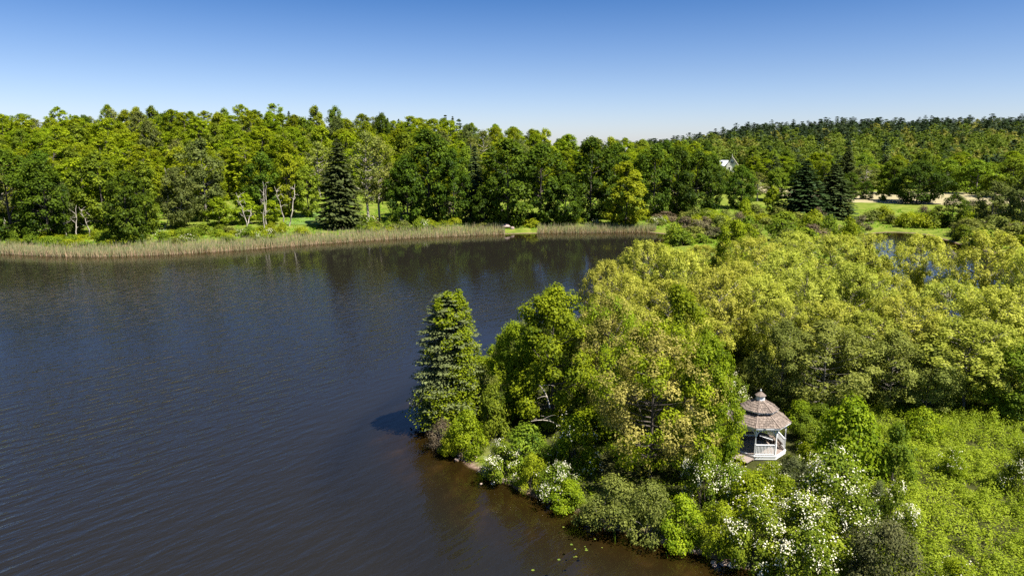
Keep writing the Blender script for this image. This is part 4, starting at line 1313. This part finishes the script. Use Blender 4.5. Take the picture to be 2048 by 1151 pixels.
M['hill_leaf'] = leaf_mat('hill leaf', (0.040, 0.068, 0.010), (0.145, 0.185, 0.022), 0.32, 0.0)
M['hill_pale'] = leaf_mat('hill pale leaf', (0.09, 0.115, 0.018), (0.215, 0.225, 0.042), 0.32, 0.0)
M['hill_pine'] = leaf_mat('hill needle', (0.018, 0.032, 0.014), (0.050, 0.072, 0.028), 0.15, 0.0)
forest('hill_forest', spots['leaf'], 'far_mid', M['hill_leaf'], 380, 0.75, (9, 18), (9, 15), 'mid green broadleaf wood covering the far hill')
forest('hill_forest', spots['pale'], 'far_willow', M['hill_pale'], 380, 0.75, (8, 15), (9, 14), 'pale green broadleaf trees mixed through the far hill wood')
forest('hill_forest', spots['pine'][::2], 'far_grey', M['hill_pine'], 420, 0.75, (10, 17), (9, 14), 'dark rounded pines mixed through the far hill wood')
forest('hill_forest', spots['pine'][1::2], 'far_pine', M['hill_pine'], 320, 0.80, (11, 20), (10, 15), 'dark conifers mixed through the far hill wood')

# ------------------------------------------------------------------ shrubs of the far shore and the wet ground
def shore_pt(u, back):
    v = np.interp(u, [p[0] for p in FAR_SHORE], [p[1] for p in FAR_SHORE])
    x, y = at(u, v)
    L = math.hypot(x, y)
    return x + x / L * back, y + y / L * back


for i in range(190):
    u = random.uniform(-40, 1330)
    bk = random.uniform(7, 26)
    x, y = shore_pt(u, bk)
    if 570 < u < 720 and bk > 11:
        continue
    r = random.random()
    key, nm, lab, grp, hh = [
        ('bank_lime', 'shrub', 'low yellow green shrub behind the reeds of the far shore', 'yellow green shrubs behind the reeds', (1.0, 2.2)),
        ('bank_white', 'flowering_shrub', 'low shrub with white blossom behind the reeds of the far shore', 'white flowering shrubs behind the reeds', (1.1, 2.2)),
        ('bank_shrub', 'shrub', 'mid green shrub behind the reeds of the far shore', 'green shrubs behind the reeds', (1.3, 2.8)),
        ('bank_olive', 'shrub', 'olive shrub behind the reeds of the far shore', 'olive shrubs behind the reeds', (1.2, 2.6))][0 if r < .42 else 1 if r < .6 else 2 if r < .85 else 3]
    plant(nm, key, x, y, random.uniform(*hh), random.uniform(2.8, 5.5), lab, 'shrub', grp)
for i in range(190):
    u = random.uniform(1330, 2100)
    vv = random.uniform(428, 492)
    if u > 1690 and vv < 441 and u < 1890:
        continue
    if u > 1725 and u < 1900 and vv > 455:
        continue
    x, y, z = gp(u, vv)
    if water_d(np.array([x]), np.array([y]))[0] > -1:
        continue
    r = random.random()
    key, lab, grp = [('bank_olive', 'olive shrub on the wet ground beyond the island thicket', 'olive shrubs on the wet ground'),
                     ('bank_shrub', 'green shrub on the wet ground beyond the island thicket', 'green shrubs on the wet ground'),
                     ('bank_brown', 'brown twiggy shrub on the wet ground beyond the island thicket', 'brown shrubs on the wet ground'),
                     ('bank_lime', 'yellow green shrub on the wet ground beyond the island thicket', 'yellow green shrubs on the wet ground')][0 if r < .4 else 1 if r < .65 else 2 if r < .82 else 3]
    plant('wetland_shrub', key, x, y, random.uniform(2.0, 4.8), random.uniform(5, 9), lab, 'shrub', grp)
for i in range(30):
    q = random.uniform(0, len(ISLE_BACK) - 1.01)
    j = int(q)
    f = q - j
    x, y = at(ISLE_BACK[j][0] * (1 - f) + ISLE_BACK[j + 1][0] * f, ISLE_BACK[j][1] * (1 - f) + ISLE_BACK[j + 1][1] * f)
    x += random.uniform(0.6, 3.5)
    if water_d(np.array([x]), np.array([y]))[0] > -0.5:
        continue
    plant('shrub', random.choice(['bush', 'mid_bush', 'olive_bush', 'gold_bush']), x, y, random.uniform(1.5, 3.2), random.uniform(2.8, 4.5),
          'leafy shrub along the pond edge behind the spruce and vine covered trees', 'shrub', 'shrubs along the hidden pond edge of the island')
for i in range(50):                                    # undergrowth shrubs under the thicket
    u, vb = random.uniform(1130, 2040), random.uniform(640, 900)
    x, y, z = gp(u, vb)
    if water_d(np.array([x]), np.array([y]))[0] > -1.5 or math.hypot(x - GXc, y - GYc) < 6.5 or (x > 24 and y < 50):
        continue
    if abs(x / y - GXc / GYc) < 0.10 and y < GYc + 9:
        continue
    key, lab, grp = random.choice([('mid_bush', 'green understorey shrub beneath the yellow thicket trees', 'green understorey shrubs of the thicket'),
                                   ('olive_bush', 'olive understorey shrub beneath the yellow thicket trees', 'olive understorey shrubs of the thicket'),
                                   ('bush', 'bright understorey shrub beneath the yellow thicket trees', 'bright understorey shrubs of the thicket')])
    plant('shrub', key, x, y, random.uniform(1.6, 3.6), random.uniform(3, 5), lab, 'shrub', grp)

# ------------------------------------------------------------------ reeds, meadow herbs, ground cover: nobody could count these
def blades(name, X, Y, Z, hmin, hmax, wid, mat, label, tint_fn, cat):
    rng = np.random.default_rng(3)
    n_ = len(X)
    h = rng.uniform(hmin, hmax, n_)
    a = rng.uniform(0, 6.28, n_)
    dx, dy = np.cos(a) * wid, np.sin(a) * wid
    lx, ly = rng.normal(0, 0.12, n_) * h, rng.normal(0, 0.12, n_) * h
    B0 = np.stack([X - dx, Y - dy, Z], 1)
    B1 = np.stack([X + dx, Y + dy, Z], 1)
    T1 = np.stack([X + lx + dx * 0.25, Y + ly + dy * 0.25, Z + h], 1)
    T0 = np.stack([X + lx - dx * 0.25, Y + ly - dy * 0.25, Z + h], 1)
    V = np.stack([B0, B1, T1, T0], 1).reshape(-1, 3)
    return tag(link(name, np_mesh(name, V, np.arange(4 * n_).reshape(-1, 4), mat, tint_fn(h, rng))), label, cat, kind='stuff')


us = RNG.uniform(-60, 1312, 26000)
bk = RNG.uniform(-0.6, 1, 26000) ** 1
keep = ~((us > 1010) & (us < 1075) & (bk < 2))
sv = np.interp(us, [p[0] for p in FAR_SHORE], [p[1] for p in FAR_SHORE])
bkm = np.where(RNG.uniform(0, 1, 26000) < 0.45, RNG.uniform(-0.4, 1.2, 26000), RNG.uniform(0.5, 8.5, 26000)) * np.where(us > 1080, 0.6, 1)
D = np.stack([(us - 1024) / FPX, CP - (sv - 575.5) / FPX * SP, -SP - (sv - 575.5) / FPX * CP], 1)
t = -CAM_H / D[:, 2]
X, Y = D[:, 0] * t, D[:, 1] * t
L = np.hypot(X, Y)
X, Y = X + X / L * bkm, Y + Y / L * bkm
X, Y, bkm = X[keep], Y[keep], bkm[keep]
blades('reeds', X, Y, np.maximum(hgt(X, Y), -0.1) - 0.1, 0.55, 1.9, 0.045, M['reed'], 'grey green reed belt with tan dry stems along the far shore',
       lambda h, rng: np.where(h < 1.3, 0.05, 0.75) + rng.normal(0, 0.22, len(h)), 'reeds')


def herbs(name, X, Y, per, rad, hgt_, leaf, mat, label, cat):
    """leafy mounds: leaves over the upper shell of many small domes"""
    rng = np.random.default_rng(len(X))
    Z = hgt(X, Y)
    r = rng.uniform(*rad, len(X))
    hh = rng.uniform(*hgt_, len(X)) * (0.8 + 0.3 * wob(X, Y, 2.2, 4))
    i = np.repeat(np.arange(len(X)), per)
    d = rng.normal(size=(len(i), 3))
    d[:, 2] = np.abs(d[:, 2])
    d = unit(d)
    q = rng.uniform(0.35, 1.05, len(i)) ** 0.5
    P = np.stack([X[i] + d[:, 0] * r[i] * q, Y[i] + d[:, 1] * r[i] * q, Z[i] + d[:, 2] * hh[i] * q], 1)
    nr = d + np.array([0, 0, 0.55]) + 0.4 * rng.normal(size=d.shape)
    V, Fc = leaf_arrays(P, nr, leaf * rng.uniform(0.6, 1.3, len(i)), 0.55, rng)
    tint = 0.5 + 0.17 * rng.normal(size=len(i)) + 0.12 * rng.normal(size=len(X))[i] + 0.2 * wob(X, Y, 4.5, 2)[i]
    return tag(link(name, np_mesh(name, V, Fc, mat, tint)), label, cat, kind='stuff')


def scatter(n, x0, x1, y0, y1, cond):
    X, Y = RNG.uniform(x0, x1, n), RNG.uniform(y0, y1, n)
    d = water_d(X, Y)
    k = cond(X, Y, d)
    return X[k], Y[k]


gd = lambda X, Y: np.hypot(X - GXc, Y - GYc)
X, Y = scatter(5600, 10, 48, 24, 62, lambda X, Y, d: (d < -3) & (X > 0.42 * Y + 1.5 + 1.2 * wob(X, Y, 3)) & (Y < 0.3 * X + 44))
herbs('meadow_herbs', X, Y, 80, (0.3, 0.7), (0.45, 1.5), 0.062, M['herb'], 'bright green tall meadow herbs filling the lower right', 'meadow plants')
X, Y = scatter(6500, -10, 60, 28, 100, lambda X, Y, d: (d < -0.3) & (gd(X, Y) > 2.25))
herbs('ground_cover', X, Y, 26, (0.25, 0.5), (0.25, 0.7), 0.075, M['bright_leaf'], 'low green ground cover between the island shrubs', 'ground cover')
X, Y = scatter(14000, -150, 220, 110, 260, lambda X, Y, d: (d < -3) & (d > -90) & ~((X > 58) & (Y > 235)))
herbs('bank_grass', X, Y, 7, (0.5, 1.2), (0.2, 0.9), 0.26, M['herb'], 'tall fresh grass and weeds on the far bank', 'grass')
X, Y = scatter(500, 5, 30, 27, 44, lambda X, Y, d: (d < 1.3) & (d > -0.3))
blades('shore_sedge', X, Y, np.full(len(X), -0.15), 0.35, 0.8, 0.02, M['herb'], 'thin green sedge standing in the shallow water at the island shore', lambda h, rng: rng.uniform(0, .7, len(h)), 'sedge')

# ------------------------------------------------------------------ boulder, dead branches, shore stones, floating leaves
def rock(seed, r):
    rng = np.random.default_rng(seed)
    import bmesh
    bm = bmesh.new()
    bmesh.ops.create_icosphere(bm, subdivisions=2, radius=1)
    off = rng.normal(size=3) * 5
    for v in bm.verts:
        c = np.array(v.co)
        s = 1 + 0.22 * sin(c[0] * 2.3 + off[0]) * cos(c[1] * 2.7 + off[1]) + 0.14 * sin(c[2] * 4 + off[2]) + rng.normal() * 0.04
        v.co = (c[0] * s * r, c[1] * s * r * 0.85, c[2] * s * r * 0.65)
    me = bpy.data.meshes.new('rock')
    bm.to_mesh(me)
    bm.free()
    return me


me = rock(1, 1.15)
me.materials.append(M['stone'])
x, y, z = gp(1011, 457)
o = tag(link('boulder', me), 'large pink boulder among shrubs on the far shore', 'boulder')
o.location = (x, y, z + 0.6)
me = rock(2, 0.55)
me.materials.append(M['stone'])
x, y, z = gp(1025, 458)
o = tag(link('boulder', me), 'smaller pale boulder right of the large pink one', 'boulder')
o.location = (x, y, z + 0.3)

rocks = [rock(s, 0.12) for s in (5, 6, 7)]
for me in rocks:
    me.materials.append(M['gravel'])
for i in range(90):
    u0, v0 = random.choice([(940, 915), (1345, 1082), (1345, 1082), (1395, 1100), (1010, 963), (1460, 1128)])
    x, y, z = gp(u0 + random.gauss(0, 18), v0 + random.gauss(0, 4))
    o = link('shore_stone', random.choice(rocks))
    o.location = (x, y, max(z, h1(x, y)) + 0.02)
    o.rotation_euler = (0, 0, random.uniform(0, 6))
    s = random.uniform(0.5, 1.7)
    o.scale = (s, s, s * 0.8)
    tag(o, 'small pale brown stone on the bare shore of the island', 'stone', 'stones on the bare island shore')

for i, (u0, v0, u1, v1, zz, lab) in enumerate([(1075, 762, 1100, 815, 3.2, 'bare grey branch sticking from the shade of the vine covered tree'),
                                               (1062, 835, 1120, 852, 1.6, 'long bare fallen branch below the vine covered tree')]):
    p0, p1 = np.array([*at(u0, v0, zz + 1.2), zz + 1.2]), np.array([*at(u1, v1, zz), zz])
    p0[:2] -= p0[:2] / np.linalg.norm(p0[:2]) * 0.6
    cp = curve_pts(p1, p0, (0.1, 0, 0.25), 6)
    segs = poly_segs(cp, 0.06, 0.018)
    for j in (2, 4, 5):
        dvec = np.array([random.uniform(-1.1, 1.1), random.uniform(-.5, .3), random.uniform(-0.3, .6)])
        segs += poly_segs(curve_pts(cp[j], cp[j] + dvec, (0.05, 0, 0.1), 3), 0.028, 0.008)
    V, Fc = tubes(segs, 5)
    tag(link('fallen_branch', np_mesh('fallen_branch', V, Fc, M['pale_bark'], smooth=True)), lab, 'branch')

lp = MB()
for i in range(9):
    a = 0.35 + i * 0.7
    lp.v.append((0.11 * cos(a), 0.09 * sin(a), 0.004))
lp.v.append((0, 0, 0.006))
lp.f = [(i, i + 1, 9) for i in range(8)]
lme = lp.mesh('floating_leaf', M['lily'])
at_ = lme.attributes.new('tint', 'FLOAT', 'FACE')
at_.data.foreach_set('value', np.full(8, 0.6, np.float32))
for u, v in [(1143, 1088), (1170, 1092), (1150, 1097), (1173, 1099), (1148, 1113), (1152, 1112), (1204, 1094), (1118, 1118), (1190, 1077), (1066, 1139), (1127, 1053), (1105, 1000), (1172, 1096)]:
    x, y = at(u, v)
    o = link('floating_leaf', lme)
    o.location = (x, y, 0.004)
    s = random.uniform(0.4, 1.0)
    o.scale = (s, s, 1)
    o.rotation_euler = (0, 0, random.uniform(0, 6))
    tag(o, 'small yellow green leaf floating on the brown water by the island', 'floating leaf', 'leaves floating by the island')
